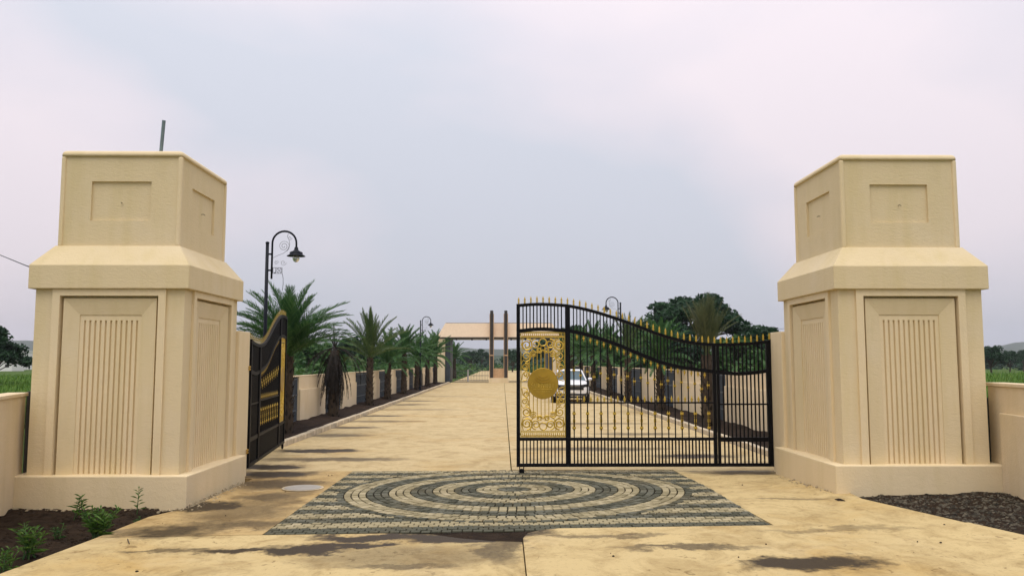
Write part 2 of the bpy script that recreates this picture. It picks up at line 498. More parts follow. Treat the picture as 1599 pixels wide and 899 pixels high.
def paver_mat(name, a, bcol, c3):
    m, nt, b = new_mat(name)
    g = nd(nt, 'ShaderNodeNewGeometry')
    c = ramp(nt, g.outputs['Random Per Island'], [(0.0, a), (0.6, bcol), (1.0, c3)])
    v = coords(nt)
    n = noise_n(nt, v, 1.1, 6, 0.65)
    c = mixc(nt, math_n(nt, 'MULTIPLY', ramp(nt, n, [(0.5, 0.0), (0.75, 1.0)]), 0.45), c, (0.17, 0.125, 0.055))
    n2 = noise_n(nt, v, 35, 5, 0.7)
    c = mixc(nt, math_n(nt, 'MULTIPLY', n2, 0.4), c, tuple(x * 0.55 for x in a))
    setc(nt, b, c); b.inputs['Roughness'].default_value = 0.9
    b.inputs['Specular IOR Level'].default_value = 0.25
    bump(nt, b, n2, 0.4, 0.006)
    return m
M['paver_cream'] = paver_mat('cream_paver', (0.25, 0.215, 0.12), (0.38, 0.325, 0.19), (0.50, 0.43, 0.27))
M['paver_dark'] = paver_mat('charcoal_paver', (0.055, 0.056, 0.035), (0.095, 0.096, 0.066), (0.16, 0.16, 0.12))

# ------------------------------------------------------------------ setting: ground, hills
m = MB()
rings = [0, 20, 45, 80, 130, 200, 320, 520, 900, 1500, 2400, 3200]
nseg = 64
m.v.append((0, 0, -0.12))
for r in rings[1:]:
    for j in range(nseg):
        a = 2 * math.pi * j / nseg
        m.v.append((r * math.cos(a), r * math.sin(a), -0.12))
for j in range(nseg):
    m.f.append((0, 1 + j, 1 + (j + 1) % nseg))
for k in range(len(rings) - 2):
    for j in range(nseg):
        a = 1 + k * nseg + j; b = 1 + k * nseg + (j + 1) % nseg
        m.f.append((a, a + nseg, b + nseg, b))
tag(m.build('ground', M['ground']), 'flat green fields around the entrance road', kind='structure')

def ridge(name, y0, hbase, amp, seed, depth):
    m = MB(); nx, ny = 160, 10
    for j in range(ny + 1):
        for i in range(nx + 1):
            x = -3000 + 6000 * i / nx
            t = j / ny
            h = hbase + amp * noise.fractal(Vector((x * 0.0016 + seed, seed * 2.1, 0)), 0.9, 2.0, 5)
            prof = math.sin(math.pi * min(1, t * 1.0)) ** 0.8
            z = max(-2, h * prof + prof * 5 * noise.noise(Vector((x * 0.012, t * 6, seed)))) - 1.0
            m.v.append((x, y0 + depth * t + 60 * noise.noise(Vector((x * 0.002, seed, 3))), z))
    w = nx + 1
    for j in range(ny):
        for i in range(nx):
            a = j * w + i; m.f.append((a, a + 1, a + w + 1, a + w))
    return tag(m.build(name, M['hill'], smooth=True), 'long low wooded ridge fading into haze', kind='structure')
ridge('hills', 2000, 58, 26, 1.7, 700)
ridge('hills', 1000, 17, 8, 5.2, 300)

# ------------------------------------------------------------------ apron, road, beds
def slab(parent, x0, x1, y0, y1, mat, dz=0.0, thick=0.12, step=0.5, name='slab'):
    return grow(name, x0, x1, y0, y1, step, lambda x, y: gz(x, y) + dz, mat, thick, parent)
apron = tag(empty('apron'), 'pale concrete apron in front of the gate', kind='structure')
def poly_slab(parent, pts, mat, dz, thick=0.12, name='slab'):
    """flat-ish polygon slab with vertical skirt"""
    mb = MB(); n = len(pts)
    for x, y in pts: mb.v.append((x, y, gz(x, y) + dz))
    for x, y in pts: mb.v.append((x, y, gz(x, y) + dz - thick))
    mb.f.append(tuple(range(n)))
    for k in range(n): mb.f.append((k, k + n, (k + 1) % n + n, (k + 1) % n))
    return mb.build(name, mat, parent)
PX0, PX1, PY0, PY1 = -2.63, 3.0, 9.3, 14.78
# slab left of the joint, in front of the paving
L1 = [(-4.62, 3.0), (0.196, 3.0), (0.203, 8.72), (-0.1, 8.78), (-0.45, 8.95), (-0.75, 9.16), (-1.2, 9.26), (-2.62, 9.28), (-4.43, 9.28), (-4.45, 9.0), (-4.55, 7.7)]
poly_slab(apron, L1, M['apron'], 0.0)
# slab beside the paving, up to the left pier
L2 = [(-4.43, 9.292), (-2.636, 9.292), (-2.636, 14.79), (-4.6, 14.79), (-4.6, 13.9), (-4.1, 13.85), (-4.1, 11.2), (-4.38, 10.5)]
poly_slab(apron, L2, M['apron_dirty'], 0.002)
# newer slab right of the joint with a rounded corner, 3 cm proud
R1 = [(0.202, 3.0), (6.4, 3.0), (5.36, 8.6), (5.16, 9.284), (0.62, 9.284), (0.40, 9.2), (0.27, 9.05), (0.215, 8.8)]
poly_slab(apron, R1, M['apron'], 0.022)
R2 = [(3.006, 9.296), (5.16, 9.296), (4.70, 10.95), (4.75, 11.6), (4.75, 13.9), (5.2, 13.95), (5.2, 14.79), (3.006, 14.79)]
poly_slab(apron, R2, M['apron'], 0.012)
# damp earth filling between paving and slabs
mud = grow('mud_strip', -2.2, 1.0, 8.6, 9.31, 0.06, lambda x, y: gz(x, y) - 0.012 + 0.016 * noise.noise(Vector((x * 3, y * 5, 1))), M['soil'])
mud.parent = apron

road = tag(empty('road'), 'straight concrete entrance road running to the canopy', kind='structure')
ys = [14.80, 21.0, 28, 35.5, 43, 51, 59.5, 68, 77, 96, 120, 150, 200]
for k in range(len(ys) - 1):
    for (xa, xb, dz) in ((-4.95, 0.145, 0.0), (0.165, 5.36, 0.012)):
        xa2 = xa if k else (-5.3 if xa < 0 else xa)
        grow('slab', xa2, xb, ys[k], ys[k + 1] - 0.012, 1.0, lambda x, y, d=dz: gz(x, y) + d, M['road'], 0.12, road, 2.0)

def kerb(name, x, y0, y1, label):
    e = tag(empty(name), label, kind='structure')
    me = MB().box(-0.075, 0.075, 0, 0.985, -0.1, 0.13).mesh('kerb_stone', M['kerb'])
    y = y0
    while y < y1:
        o = link('kerb_stone', me, e, (x + random.uniform(-.008, .008), y, random.uniform(-.008, .008)), bevel=0.018)
        o.rotation_euler = (random.uniform(-.006, .006), random.uniform(-.02, .02), random.uniform(-.006, .006))
        y += 1.0
kerb('kerb_left', -5.03, 18.9, 77, 'low concrete kerb along the left planting bed')
kerb('kerb_right', 5.45, 15.4, 77, 'low concrete kerb along the right planting bed')
def bedz(x, y):
    return 0.075 + 0.05 * noise.noise(Vector((x * 1.6, y * 1.1, 0))) + 0.035 * noise.noise(Vector((x * 5, y * 5, 4)))
o = grow('planting_bed_left', -6.9, -5.09, 13.9, 78, 0.2, lambda x, y: bedz(x, y) + 0.05 * sm(-5.4, -6.2, x), M['bed'], 0, None, 0.35); tag(o, 'dark earth bed under the left row of palms', kind='structure')
o = grow('planting_bed_right', 5.51, 7.4, 14.2, 78, 0.2, lambda x, y: bedz(x, y) + 0.08 * sm(5.8, 6.8, x), M['bed'], 0, None, 0.35); tag(o, 'dark earth bed under the right row of palms', kind='structure')
def soilz(x, y):
    return -0.035 + 0.045 * noise.fractal(Vector((x * 2.2, y * 2.2, 0)), 0.8, 2, 5) - 0.03 * sm(-5.0, -4.3, x)
o = grow('soil', -9.5, -4.0, 3.0, 11.5, 0.06, soilz, M['soil']); tag(o, 'bare dark soil in front of the left pier', kind='structure')
def gravz(x, y):
    return gz(x, y) - 0.03 + 0.03 * noise.fractal(Vector((x * 3, y * 3, 9)), 0.8, 2, 4) + 0.05 * sm(5.0, 6.8, x)
o = grow('gravel_bed', 4.4, 9.5, 3.0, 12.0, 0.08, gravz, M['soil']); tag(o, 'earth under the loose gravel by the right pier', kind='structure')

# gravel stones
m = MB()
def stone(mb, x, y, z, s, rnd):
    i = len(mb.v); n = 5
    ring = [(math.cos(2 * math.pi * k / n + rnd.random()), math.sin(2 * math.pi * k / n + rnd.random())) for k in range(n)]
    mb.v.append((x + rnd.uniform(-.3, .3) * s, y + rnd.uniform(-.3, .3) * s, z + s * rnd.uniform(.45, .8)))
    for a, b in ring: mb.v.append((x + a * s * rnd.uniform(.7, 1.1), y + b * s * rnd.uniform(.6, 1.0), z + s * rnd.uniform(0, .35)))
    for a, b in ring: mb.v.append((x + a * s * .9, y + b * s * .9, z - s * .4))
    for k in range(n):
        k2 = (k + 1) % n
        mb.f.append((i, i + 1 + k, i + 1 + k2)); mb.f.append((i + 1 + k, i + 1 + n + k, i + 1 + n + k2, i + 1 + k2))
rnd = random.Random(3)
for k in range(13000):
    y = rnd.uniform(7.0, 11.9); x = rnd.uniform(4.5, 8.5)
    edge = 4.62 + (10.95 - y) * 0.285 if y < 10.95 else 4.62
    if x < edge + 0.05 or (x > 4.55 and x < 7.0 and y > 11.40): continue
    s = 0.008 + 0.026 * rnd.random() ** 2.6
    stone(m, x, y, gravz(x, y) - 0.002, s, rnd)
o = m.build('gravel', M['gravel']); tag(o, 'dark loose gravel heaped beside the right pier', 'gravel', kind='stuff')
# clods and crumbs along the left plinth and on the soil
m = MB()
for k in range(1500):
    x = rnd.uniform(-6.9, -4.15); y = rnd.uniform(8.0, 11.3)
    if x > -4.5 - (0.06 if y < 10 else 0): continue
    stone(m, x, y, soilz(x, y), 0.008 + 0.03 * rnd.random() ** 3, rnd)
o = m.build('soil_clods', M['soil']); tag(o, 'small dark clods lying on the bare soil', 'soil', kind='stuff')
m = MB()
for k in range(420):
    if rnd.random() < .5:
        x = rnd.uniform(-4.22, -3.98) ; y = rnd.uniform(10.9, 13.5)
    elif rnd.random() < .6:
        x = rnd.uniform(-6.6, -4.2); y = rnd.uniform(11.08, 11.24)
    else:
        x = rnd.uniform(4.4, 4.6); y = rnd.uniform(11.3, 13.6)
    z = gz(x, y) if not (x < -4.2 and y < 11.24) else soilz(x, y) + .01
    stone(m, x, y, z, 0.004 + 0.022 * rnd.random() ** 3, rnd)
o = m.build('mortar_crumbs', M['crumb']); tag(o, 'pale mortar crumbs along the foot of the piers', 'rubble', kind='stuff')

# ------------------------------------------------------------------ paving with concentric rings
paving = tag(empty('paving'), 'block paving with concentric cream and charcoal rings', kind='structure')
grow('joint_bed', PX0, PX1, PY0, PY1, 0.4, lambda x, y: gz(x, y) - 0.014, M['mortar'], 0, paving)
CX, CY = 0.17, 12.31
bricks = []
def brick_pts(poly, dz, dark):
    cx = sum(p[0] for p in poly) / 4; cy = sum(p[1] for p in poly) / 4
    bricks.append((math.hypot(cx, cy), poly, dz + random.gauss(0, 0.003), dark, random.gauss(0, .006), random.gauss(0, .006)))
rr = [0.25 + i * (2.45 - 0.25) / 21 for i in range(22)]
gap = 0.009
for i in range(21):
    dark = (i // 3) % 2 == 1
    r0, r1 = rr[i] + gap, rr[i + 1] - gap
    n = max(8, round(2 * math.pi * (r0 + r1) / 2 / 0.115)); ph = random.random() * 6
    for k in range(n):
        g = gap / r0
        a0, a1 = ph + 2 * math.pi * k / n + g, ph + 2 * math.pi * (k + 1) / n - g
        brick_pts([(CX + r * math.cos(a), CY + r * math.sin(a)) for r, a in ((r0, a0), (r1, a0), (r1, a1), (r0, a1))][::-1], 0.004, dark)
for r0, r1 in ((0.01, 0.125), (0.135, 0.244), (2.456, 2.55)):
    n = max(5, round(2 * math.pi * r1 / 0.17))
    for k in range(n):
        a0, a1 = 2 * math.pi * k / n + .01, 2 * math.pi * (k + 1) / n - .01
        brick_pts([(CX + r * math.cos(a), CY + r * math.sin(a)) for r, a in ((r0, a0), (r1, a0), (r1, a1), (r0, a1))][::-1], 0.004, True)
row = 0; y = PY0 + 0.004; ph = 0.1015
while y + 0.09 < PY1:
    dark = (row // 3) % 2 == 0
    x = PX0 - (0.055 if row % 2 else 0.0)
    while x < PX1 - 0.02:
        xa, xb = max(x, PX0) + .007, min(x + 0.115, PX1) - .007
        x += 0.115
        if xb - xa < .03: continue
        cxx, cyy = (xa + xb) / 2, y + .05
        d = math.hypot(cxx - CX, cyy - CY)
        if d < 2.52: continue
        brick_pts([(xa, y + .007), (xb, y + .007), (xb, y + ph - .009), (xa, y + ph - .009)], -0.002 if d < 2.68 else 0.003, dark)
    row += 1; y += ph
bricks.sort(key=lambda b: b[0])
rest = {True: MB(), False: MB()}
for k, (d, poly, dz, dark, tx, ty) in enumerate(bricks):
    mb = MB() if k < 300 else rest[dark]
    cx = sum(p[0] for p in poly) / 4; cy = sum(p[1] for p in poly) / 4
    i = len(mb.v)
    z = lambda x, y: gz(x, y) + dz + (x - cx) * tx + (y - cy) * ty
    for q in poly: mb.v.append((q[0], q[1], z(*q) - 0.04))
    for q in poly: mb.v.append((q[0], q[1], z(*q) - 0.005))
    for q in poly:
        x, yv = q[0] + (cx - q[0]) * .06, q[1] + (cy - q[1]) * .08
        mb.v.append((x, yv, z(x, yv)))
    for a in (0, 4):
        for j in range(4):
            j2 = (j + 1) % 4
            mb.f.append((i + a + j, i + a + j2, i + a + 4 + j2, i + a + 4 + j))
    mb.f.append((i + 8, i + 9, i + 10, i + 11))
    if k < 300: mb.build('paver', M['paver_dark' if dark else 'paver_cream'], paving)
for dark in (True, False):
    o = rest[dark].build('paver_field', M['paver_dark' if dark else 'paver_cream'], paving); o['kind'] = 'stuff'

# round cover plate
e = tag(empty('cover_plate', (-3.02, 12.75, gz(-3.02, 12.75))), 'pale grey round cover plate set in the concrete left of the paving', 'cover plate')
MB().lathe([(0.27, 0.001), (0.27, 0.010), (0.255, 0.012), (0.0, 0.012)], n=32).build('cover', M['plate'], e)
MB().lathe([(0.31, 0.0), (0.31, 0.006), (0.28, 0.007), (0.28, 0.002)], n=32).build('rim', M['kerb'], e)

# ------------------------------------------------------------------ gate piers
def face_M(cx, cy, half, k):
    """local (u along face, d outward, z) -> world for face k (0 front -Y, 1 +X, 2 +Y, 3 -X)"""
    a = k * math.pi / 2
    return Matrix.Translation((cx, cy, 0)) @ Matrix.Rotation(a, 4, 'Z')
def arch_loops(mb, loops, zb):
    """nested open-bottom loops: (halfwidth, top, y)"""
    i0 = len(mb.v)
    for w, t, yy in loops:
        mb.v += [(-w, yy, zb), (-w, yy, t), (w, yy, t), (w, yy, zb)]
    for k in range(len(loops) - 1):
        a = i0 + 4 * k; b = a + 4
        for j in range(3):
            mb.f.append((a + j, a + j + 1, b + j + 1, b + j))
def rect_loops(mb, loops):
    i0 = len(mb.v)
    for x0, x1, z0, z1, yy in loops:
        mb.v += [(x0, yy, z0), (x0, yy, z1), (x1, yy, z1), (x1, yy, z0)]
    for k in range(len(loops) - 1):
        a = i0 + 4 * k; b = a + 4
        for j in range(4):
            j2 = (j + 1) % 4
            mb.f.append((a + j, a + j2, b + j2, b + j))
    e = i0 + 4 * (len(loops) - 1)
    mb.f.append((e, e + 1, e + 2, e + 3))

def gate_pier(cx, cy, zg, zp, dz, road_side, label):
    root = empty('gate_pier', (cx, cy, 0))
    tag(root, label, 'gate pier')
    S = M['stucco']; SS = M['stucco_smooth']
    pw, bw, cw, kw = 1.19, 1.02, 1.095, 0.855
    py_ = 1.27
    zt, zc, zk, ztop = 2.91 + dz, 3.24 + dz, 3.53 + dz, 4.90 + dz
    MB().box(-pw, pw, -py_, py_, zg - 0.3, zp).build('plinth', SS, root, bevel=0.015)
    by = py_ - 0.145
    # body: four faces with panels
    for k in range(4):
        hw, dd = (bw, by) if k % 2 == 0 else (by, bw)
        Mx = Matrix.Rotation(k * math.pi / 2, 4, 'Z')
        fo, fi, su, pn = 0.775, 0.672, 0.635, 0.425
        if k % 2: fo, fi, su, pn = fo * by / bw, fo * by / bw - (fo - fi), fo * by / bw - (fo - su), pn * by / bw
        mb = MB(); arch_loops(mb, [(hw, zt, -dd), (fo, zt - 0.001, -dd)], zp); mb.xform(Mx).build('body_face', S, root)
        mb = MB(); arch_loops(mb, [(fo, zt - 0.002, -dd), (fo, zt - 0.002, -dd - 0.035), (fi, zt - 0.095, -dd - 0.035), (fi, zt - 0.095, -dd + 0.08)], zp); mb.xform(Mx).build('panel_frame', SS, root)
        mb = MB(); arch_loops(mb, [(fi, zt - 0.095, -dd + 0.08), (su, zt - 0.13, -dd + 0.08), (su, zt - 0.13, -dd + 0.004), (pn, zt - 0.355, -dd + 0.045), (pn, zt - 0.355, -dd + 0.056)], zp); mb.xform(Mx).build('panel_surround', S, root)
        # fluted panel: 11 grooves
        mb = MB(); n = 11; pit = 2 * pn / (n + 0.9); y0 = -dd + 0.056; gd = 0.028; ztp = zt - 0.355; zfl = ztp - 0.075
        mb.quad((-pn, y0, zfl), (pn, y0, zfl), (pn, y0, ztp), (-pn, y0, ztp))
        x = -pn
        for j in range(n):
            gx = -pn + pit * (j + 0.95); g0, g1 = gx - pit * .2, gx + pit * .2
            mb.quad((x, y0, zp), (g0, y0, zp), (g0, y0, zfl), (x, y0, zfl))
            mb.quad((g0, y0, zp), (g0 + .006, y0 + gd, zp), (g0 + .006, y0 + gd, zfl - .01), (g0, y0, zfl))
            mb.quad((g0 + .006, y0 + gd, zp), (g1 - .006, y0 + gd, zp), (g1 - .006, y0 + gd, zfl - .01), (g0 + .006, y0 + gd, zfl - .01))
            mb.quad((g1 - .006, y0 + gd, zp), (g1, y0, zp), (g1, y0, zfl), (g1 - .006, y0 + gd, zfl - .01))
            mb.quad((g0, y0, zfl), (g0 + .006, y0 + gd, zfl - .01), (g1 - .006, y0 + gd, zfl - .01), (g1, y0, zfl))
            x = g1
        mb.quad((x, y0, zp), (pn, y0, zp), (pn, y0, zfl), (x, y0, zfl))
        mb.xform(Mx).build('fluted_panel', SS, root)
    cy2 = by + 0.072
    MB().box(-cw, cw, -cy2, cy2, zt - 0.0, zc).build('cornice', S, root, bevel=0.01)
    ky = by - 0.165
    MB().frustum((-cw + .004, cw - .004, -cy2 + .004, cy2 - .004), zc - .002, (-kw - .012, kw + .012, -ky - .012, ky + .012), zk).build('weathering', S, root)
    # top block
    for k in range(4):
        hw, dd = (kw, ky) if k % 2 == 0 else (ky, kw)
        q = 0.42 * (hw / kw)
        mb = MB()
        rect_loops(mb, [(-hw + .02, hw - .02, zk - .01, ztop - .02, -dd + .028), (-q, q, zk + .365, zk + .925, -dd + .028), (-q, q, zk + .365, zk + .925, -dd + .062)])
        mb.xform(Matrix.Rotation(k * math.pi / 2, 4, 'Z')).build('block_face', S, root)
        mb = MB(); mb.tube([(0.0, -dd + .07, zk + .62), (0.006, -dd + .03, zk + .625), (0.022, -dd + .01, zk + .608)], 0.005, 5)
        mb.xform(Matrix.Rotation(k * math.pi / 2, 4, 'Z')).build('wire_stub', M['bark'], root)
    t = 0.066
    for sx in (-1, 1):
        for sy in (-1, 1):
            x0, x1 = sorted((sx * kw, sx * (kw - t))); y0, y1 = sorted((sy * ky, sy * (ky - t)))
            MB().box(x0, x1, y0, y1, zk - .01, ztop - 0.085).build('corner_trim', SS, root, bevel=0.026)
    mb = MB(); rc = .032; ring = []
    for q, (sx, sy) in enumerate(((1, 1), (-1, 1), (-1, -1), (1, -1))):
        for a in range(5):
            an = q * math.pi / 2 + a * math.pi / 8
            ring.append((sx, sy, math.cos(an), math.sin(an)))
    prof = [(.03, ztop - .086), (0, ztop - .0855), (0, ztop - .055), (.007, ztop - .033), (.022, ztop - .014), (.042, ztop - .004), (.07, ztop)]
    for ins, z in prof:
        for sx, sy, ca, sa in ring:
            mb.v.append((sx * (kw - rc - ins) + rc * ca, sy * (ky - rc - ins) + rc * sa, z))
    nr = len(ring)
    for a in range(len(prof) - 1):
        for b in range(nr):
            mb.f.append((a * nr + b, a * nr + (b + 1) % nr, (a + 1) * nr + (b + 1) % nr, (a + 1) * nr + b))
    mb.f.append(tuple((len(prof) - 1) * nr + b for b in range(nr)))
    mb.build('top_slab', SS, root, True)
    # rear gate post on the road side
    s = road_side
    xa, xb = sorted((s * 1.075, s * 0.55))
    MB().box(xa, xb, by + 0.002, 1.70, -0.1, 2.42).build('gate_post', M['stucco_smooth'], root, bevel=0.012)
    return root
gate_pier(-5.40, 12.52, 0.0, 0.395, 0.0, 1, 'cream stucco gate pier beside the open gate leaf and the bare soil')
gate_pier(5.745, 12.69, 0.05, 0.50, 0.02, -1, 'cream stucco gate pier beside the closed gate leaf and the gravel')

# steel rod on the left pier
a, b = at(250, 240, 12.5), at(256, 188, 12.3)
a.z = 4.88
o = MB().tube([a, b], 0.028, 8).build('steel_rod', M['steel']); tag(o, 'blue grey steel rod slanting up from the top of the pier', 'rod')

# side walls next to the piers
def side_wall(pts, h, hl, label, z0=0.0):
    root = tag(empty('boundary_wall', (pts[0][0], pts[0][1], 0)), label, 'wall')
    ox, oy = pts[0]
    d = Vector((pts[1][0] - ox, pts[1][1] - oy, 0)); L = d.length; ang = math.atan2(d.y, d.x)
    root.rotation_euler = (0, 0, ang)
    MB().box(0, L, -0.1, 0.1, z0 - .3, h - .05).build('wall_panel', M['wallpaint'], root, bevel=.01)
    MB().box(0, L, -0.13, 0.13, h - .049, h).build('coping', M['wallpaint'], root, bevel=.008)
    if hl:
        MB().box(hl[0], L, -0.15, 0.15, z0 - .3, hl[1]).build('lower_panel', M['wallpaint'], root, bevel=.01)
    return root
wl_ = side_wall([(-6.72, 11.62), (-5.75, 8.6)], 1.49, None, 'plain cream wall running forward from the pier by the bare soil')
wr_ = side_wall([(7.06, 11.85), (6.80, 10.2)], 1.62, (0.46, 1.21), 'cream wall with a stepped lower panel beside the gravel')
o = MB().box(-6.66, -6.38, 11.72, 11.80, 0, 1.50).build('gap_shade_strip', M['bronze']); o.parent = wl_; o.matrix_parent_inverse = Matrix.LocRotScale(wl_.location, wl_.rotation_euler, None).inverted()  # dark strip standing in for the shade in the gap between wall and pier
o = MB().box(6.74, 7.02, 11.90, 11.96, 0, 1.40).build('gap_shade_strip', M['bronze']); o.parent = wr_; o.matrix_parent_inverse = Matrix.LocRotScale(wr_.location, wr_.rotation_euler, None).inverted()  # same dark strip for the shaded gap beside the right pier

# ------------------------------------------------------------------ main gate
L = 4.43
zx = lambda x: (1209 - (790 + x / 2.9)) / 90.6
zz = lambda y: 0.09 + (731 - 440 - y / 2.9) / 90.7
def curve(pts):
    xs = [p[0] for p in pts]; yv = [p[1] for p in pts]
    def f(x):
        x = min(max(x, xs[0]), xs[-1])
        k = 0
        while k < len(xs) - 2 and x > xs[k + 1]: k += 1
        def tan(i):
            a, b = max(0, i - 1), min(len(xs) - 1, i + 1)
            return (yv[b] - yv[a]) / (xs[b] - xs[a])
        h = xs[k + 1] - xs[k]; t = (x - xs[k]) / h
        return ((2 * t ** 3 - 3 * t ** 2 + 1) * yv[k] + (t ** 3 - 2 * t ** 2 + t) * h * tan(k) + (-2 * t ** 3 + 3 * t ** 2) * yv[k + 1] + (t ** 3 - t ** 2) * h * tan(k + 1))
    return f
topc = curve([(45, 107), (150, 101), (270, 107), (330, 117), (400, 134), (500, 165), (600, 201), (700, 239), (800, 268), (870, 280), (950, 286), (1050, 285), (1150, 278), (1215, 268)])
midc = curve([(45, 225), (150, 215), (270, 222), (330, 231), (400, 250), (500, 283), (600, 325), (700, 364), (800, 389), (900, 403), (960, 410), (1060, 418), (1140, 412), (1215, 402)])
def make_leaf():
    root = empty('gate_leaf')
    B = M['black']; Gd = M['gold']
    ux = lambda x: -zx(x)          # hinge at 0, free end towards -X
    bar_me = MB().box(-.5, .5, -.5, .5, 0, 1).mesh('bar', B)
    def bar(xz, z0, z1, w=0.021, name='bar'):
        o = link(name, bar_me, root, (ux(xz), 0, z0)); o.scale = (w, w * .8, z1 - z0); return o
    stiles = [(54, 0.062, zz(104)), (280, 0.085, zz(topc(280))), (948, 0.055, zz(topc(948))), (966, 0.045, zz(topc(966)) - .02), (1199, 0.085, zz(266))]
    for x, w, zt in stiles:
        MB().box(ux(x) - w / 2, ux(x) + w / 2, -.034, .034, zz(834), zt).build('stile', B, root, bevel=.004)
    def rail(f, x0, x1, h, w=.05, name='rail', n=40):
        pts = [(ux(x0 + (x1 - x0) * k / n), zz(f(x0 + (x1 - x0) * k / n))) for k in range(n + 1)]
        return MB().sweep(pts, w, h).build(name, B, root)
    rail(topc, 46, 1212, 0.052, .066, 'top_rail', 60)
    rail(midc, 46, 1212, 0.062, .05, 'curved_rail', 60)
    rail(lambda x: 549, 285, 945, .026, .04, 'middle_rail', 2)
    rail(lambda x: 556, 972, 1196, .026, .04, 'middle_rail', 2)
    rail(lambda x: 712, 50, 945, .05, .05, 'lower_rail', 2)
    rail(lambda x: 714, 972, 1196, .075, .045, 'lower_rail', 2)
    rail(lambda x: 828, 46, 1212, .055, .06, 'bottom_rail', 2)
    # bars
    def xs_(a, b, n): return [a + (b - a) * (k + 1) / (n + 1) for k in range(n)]
    left = xs_(60, 268, 12); mid = xs_(292, 936, 41); wick = xs_(972, 1188, 11)
    for k, x in enumerate(left):
        bar(x, zz(midc(x)), zz(topc(x))); bar(x, zz(828), zz(712))
    for k, x in enumerate(mid):
        bar(x, zz(midc(x)), zz(topc(x)), .018); bar(x, zz(828), zz(712), .024)
        if k % 2 == 0:
            bar(x, zz(712), zz(midc(x)), .019)
    for x in wick:
        bar(x, zz(midc(x)), zz(topc(x)), .024); bar(x, zz(712), zz(midc(x)), .024); bar(x, zz(828), zz(712), .024)
    # finials and gilt ornaments
    spear = MB().lathe([(.005, 0), (.012, .006), (.005, .016), (.018, .030), (.005, .042), (.014, .062), (.010, .082), (.003, .116), (0.001, .122)], n=8).mesh('spear_finial', Gd, True)
    n = 42
    for k in range(n):
        x = 56 + (1206 - 56) * k / (n - 1)
        o = link('spear_finial', spear, root, (ux(x), 0, zz(topc(x)) + .024)); o.scale = (1.35, .35, 1.0)
    small = MB().lathe([(.006, 0), (.018, .008), (.008, .02), (.025, .042), (.012, .07), (.001, .11)], n=7).mesh('spear_tip', Gd, True)
    for k, x in enumerate(mid):
        if k % 2 == 1:
            o = link('spear_tip', small, root, (ux(x), 0, zz(549) + .012)); o.scale = (1.0, .4, 1.0)
            o = link('spear_tip', small, root, (ux(x), 0, zz(midc(x)) - .03)); o.rotation_euler = (math.pi, 0, 0); o.scale = (1.0, .4, 1.0)
    knot = MB().lathe([(.010, -.07), (.017, -.058), (.010, -.045), (.016, -.022), (.026, -.008), (.026, .008), (.016, .022), (.010, .045), (.017, .058), (.010, .07)], n=8).mesh('collar', Gd, True)
    bal = MB().lathe([(.006, -.19), (.012, -.165), (.026, -.135), (.034, -.12), (.018, -.095), (.013, -.085), (.020, -.06), (.012, -.045), (.022, -.02), (.022, .02), (.012, .045), (.020, .06), (.013, .085), (.018, .095), (.034, .12), (.026, .135), (.012, .165), (.006, .19)], n=8).mesh('baluster', Gd, True)
    for k, x in enumerate(mid):
        if k % 2 == 0:
            if k % 4 == 0:
                o = link('baluster', bal, root, (ux(x), 0, zz(630))); o.scale = (1.0, .32, 1.0)
                o = link('collar', knot, root, (ux(x), 0, zz(405 + (x - 330) * 0.11))); o.scale = (1.0, .32, 1.0)
            else:
                o = link('collar', knot, root, (ux(x), 0, zz(425 + (x - 330) * 0.11))); o.scale = (1.0, .32, 1.0)
    # gilt scroll panel
    px0, px1 = ux(64), ux(269); pz0, pz1 = zz(702), zz(228)
    cx = (px0 + px1) / 2; W = (px1 - px0); Hh = pz1 - pz0
    pan = empty('scroll_panel'); pan.parent = root
    def P(u, v): return (px0 + u * W, 0.0, pz0 + v * Hh)
    def spiral(mb, c, r0, r1, a0, turns, r=.0085):
        n = max(8, int(abs(turns) * 18)); pts = []
        for k in range(n + 1):
            t = k / n; a = a0 + turns * 2 * math.pi * t; rr_ = r0 + (r1 - r0) * t
            pts.append((c[0] + rr_ * math.cos(a), 0, c[1] + rr_ * math.sin(a)))
        mb.tube(pts, r * 1.25, 5)
        return pts
    fr = MB()
    for (ua, ub, va, vb) in ((0, 1, 0, 0), (0, 1, 1, 1), (0, 1, .055, .055), (0, 1, .95, .95), (0.012, 0.012, 0, 1), (.988, .988, 0, 1)):
        fr.tube([P(ua, va), P(ub, vb)], .010, 4)
    fr.build('border', Gd, pan)
    for v0 in (.027, .975):                         # chain of rings top and bottom
        ch = MB(); n = 11
        for k in range(n):
            c = P((k + .5) / n, v0); r = .038
            ch.tube([(c[0] + r * math.cos(2 * math.pi * j / 12), 0, c[2] + r * .9 * math.sin(2 * math.pi * j / 12)) for j in range(13)], .0075, 4)
            c = P((k + 1) / n if k < n - 1 else .5, v0)
            ch.tube([(c[0] + r * math.cos(2 * math.pi * j / 12), 0, c[2] + r * .9 * math.sin(2 * math.pi * j / 12)) for j in range(13)], .0065, 4)
        ch.build('ring_band', Gd, pan)
    for k in range(8):                              # thin uprights
        u = .2 + .6 * k / 7
        lo = .20 - .05 * math.sin(math.pi * k / 7); hi = .80 + .07 * math.sin(math.pi * k / 7)
        MB().tube([P(u, lo), P(u, hi)], .0075, 5).build('upright', Gd, pan)
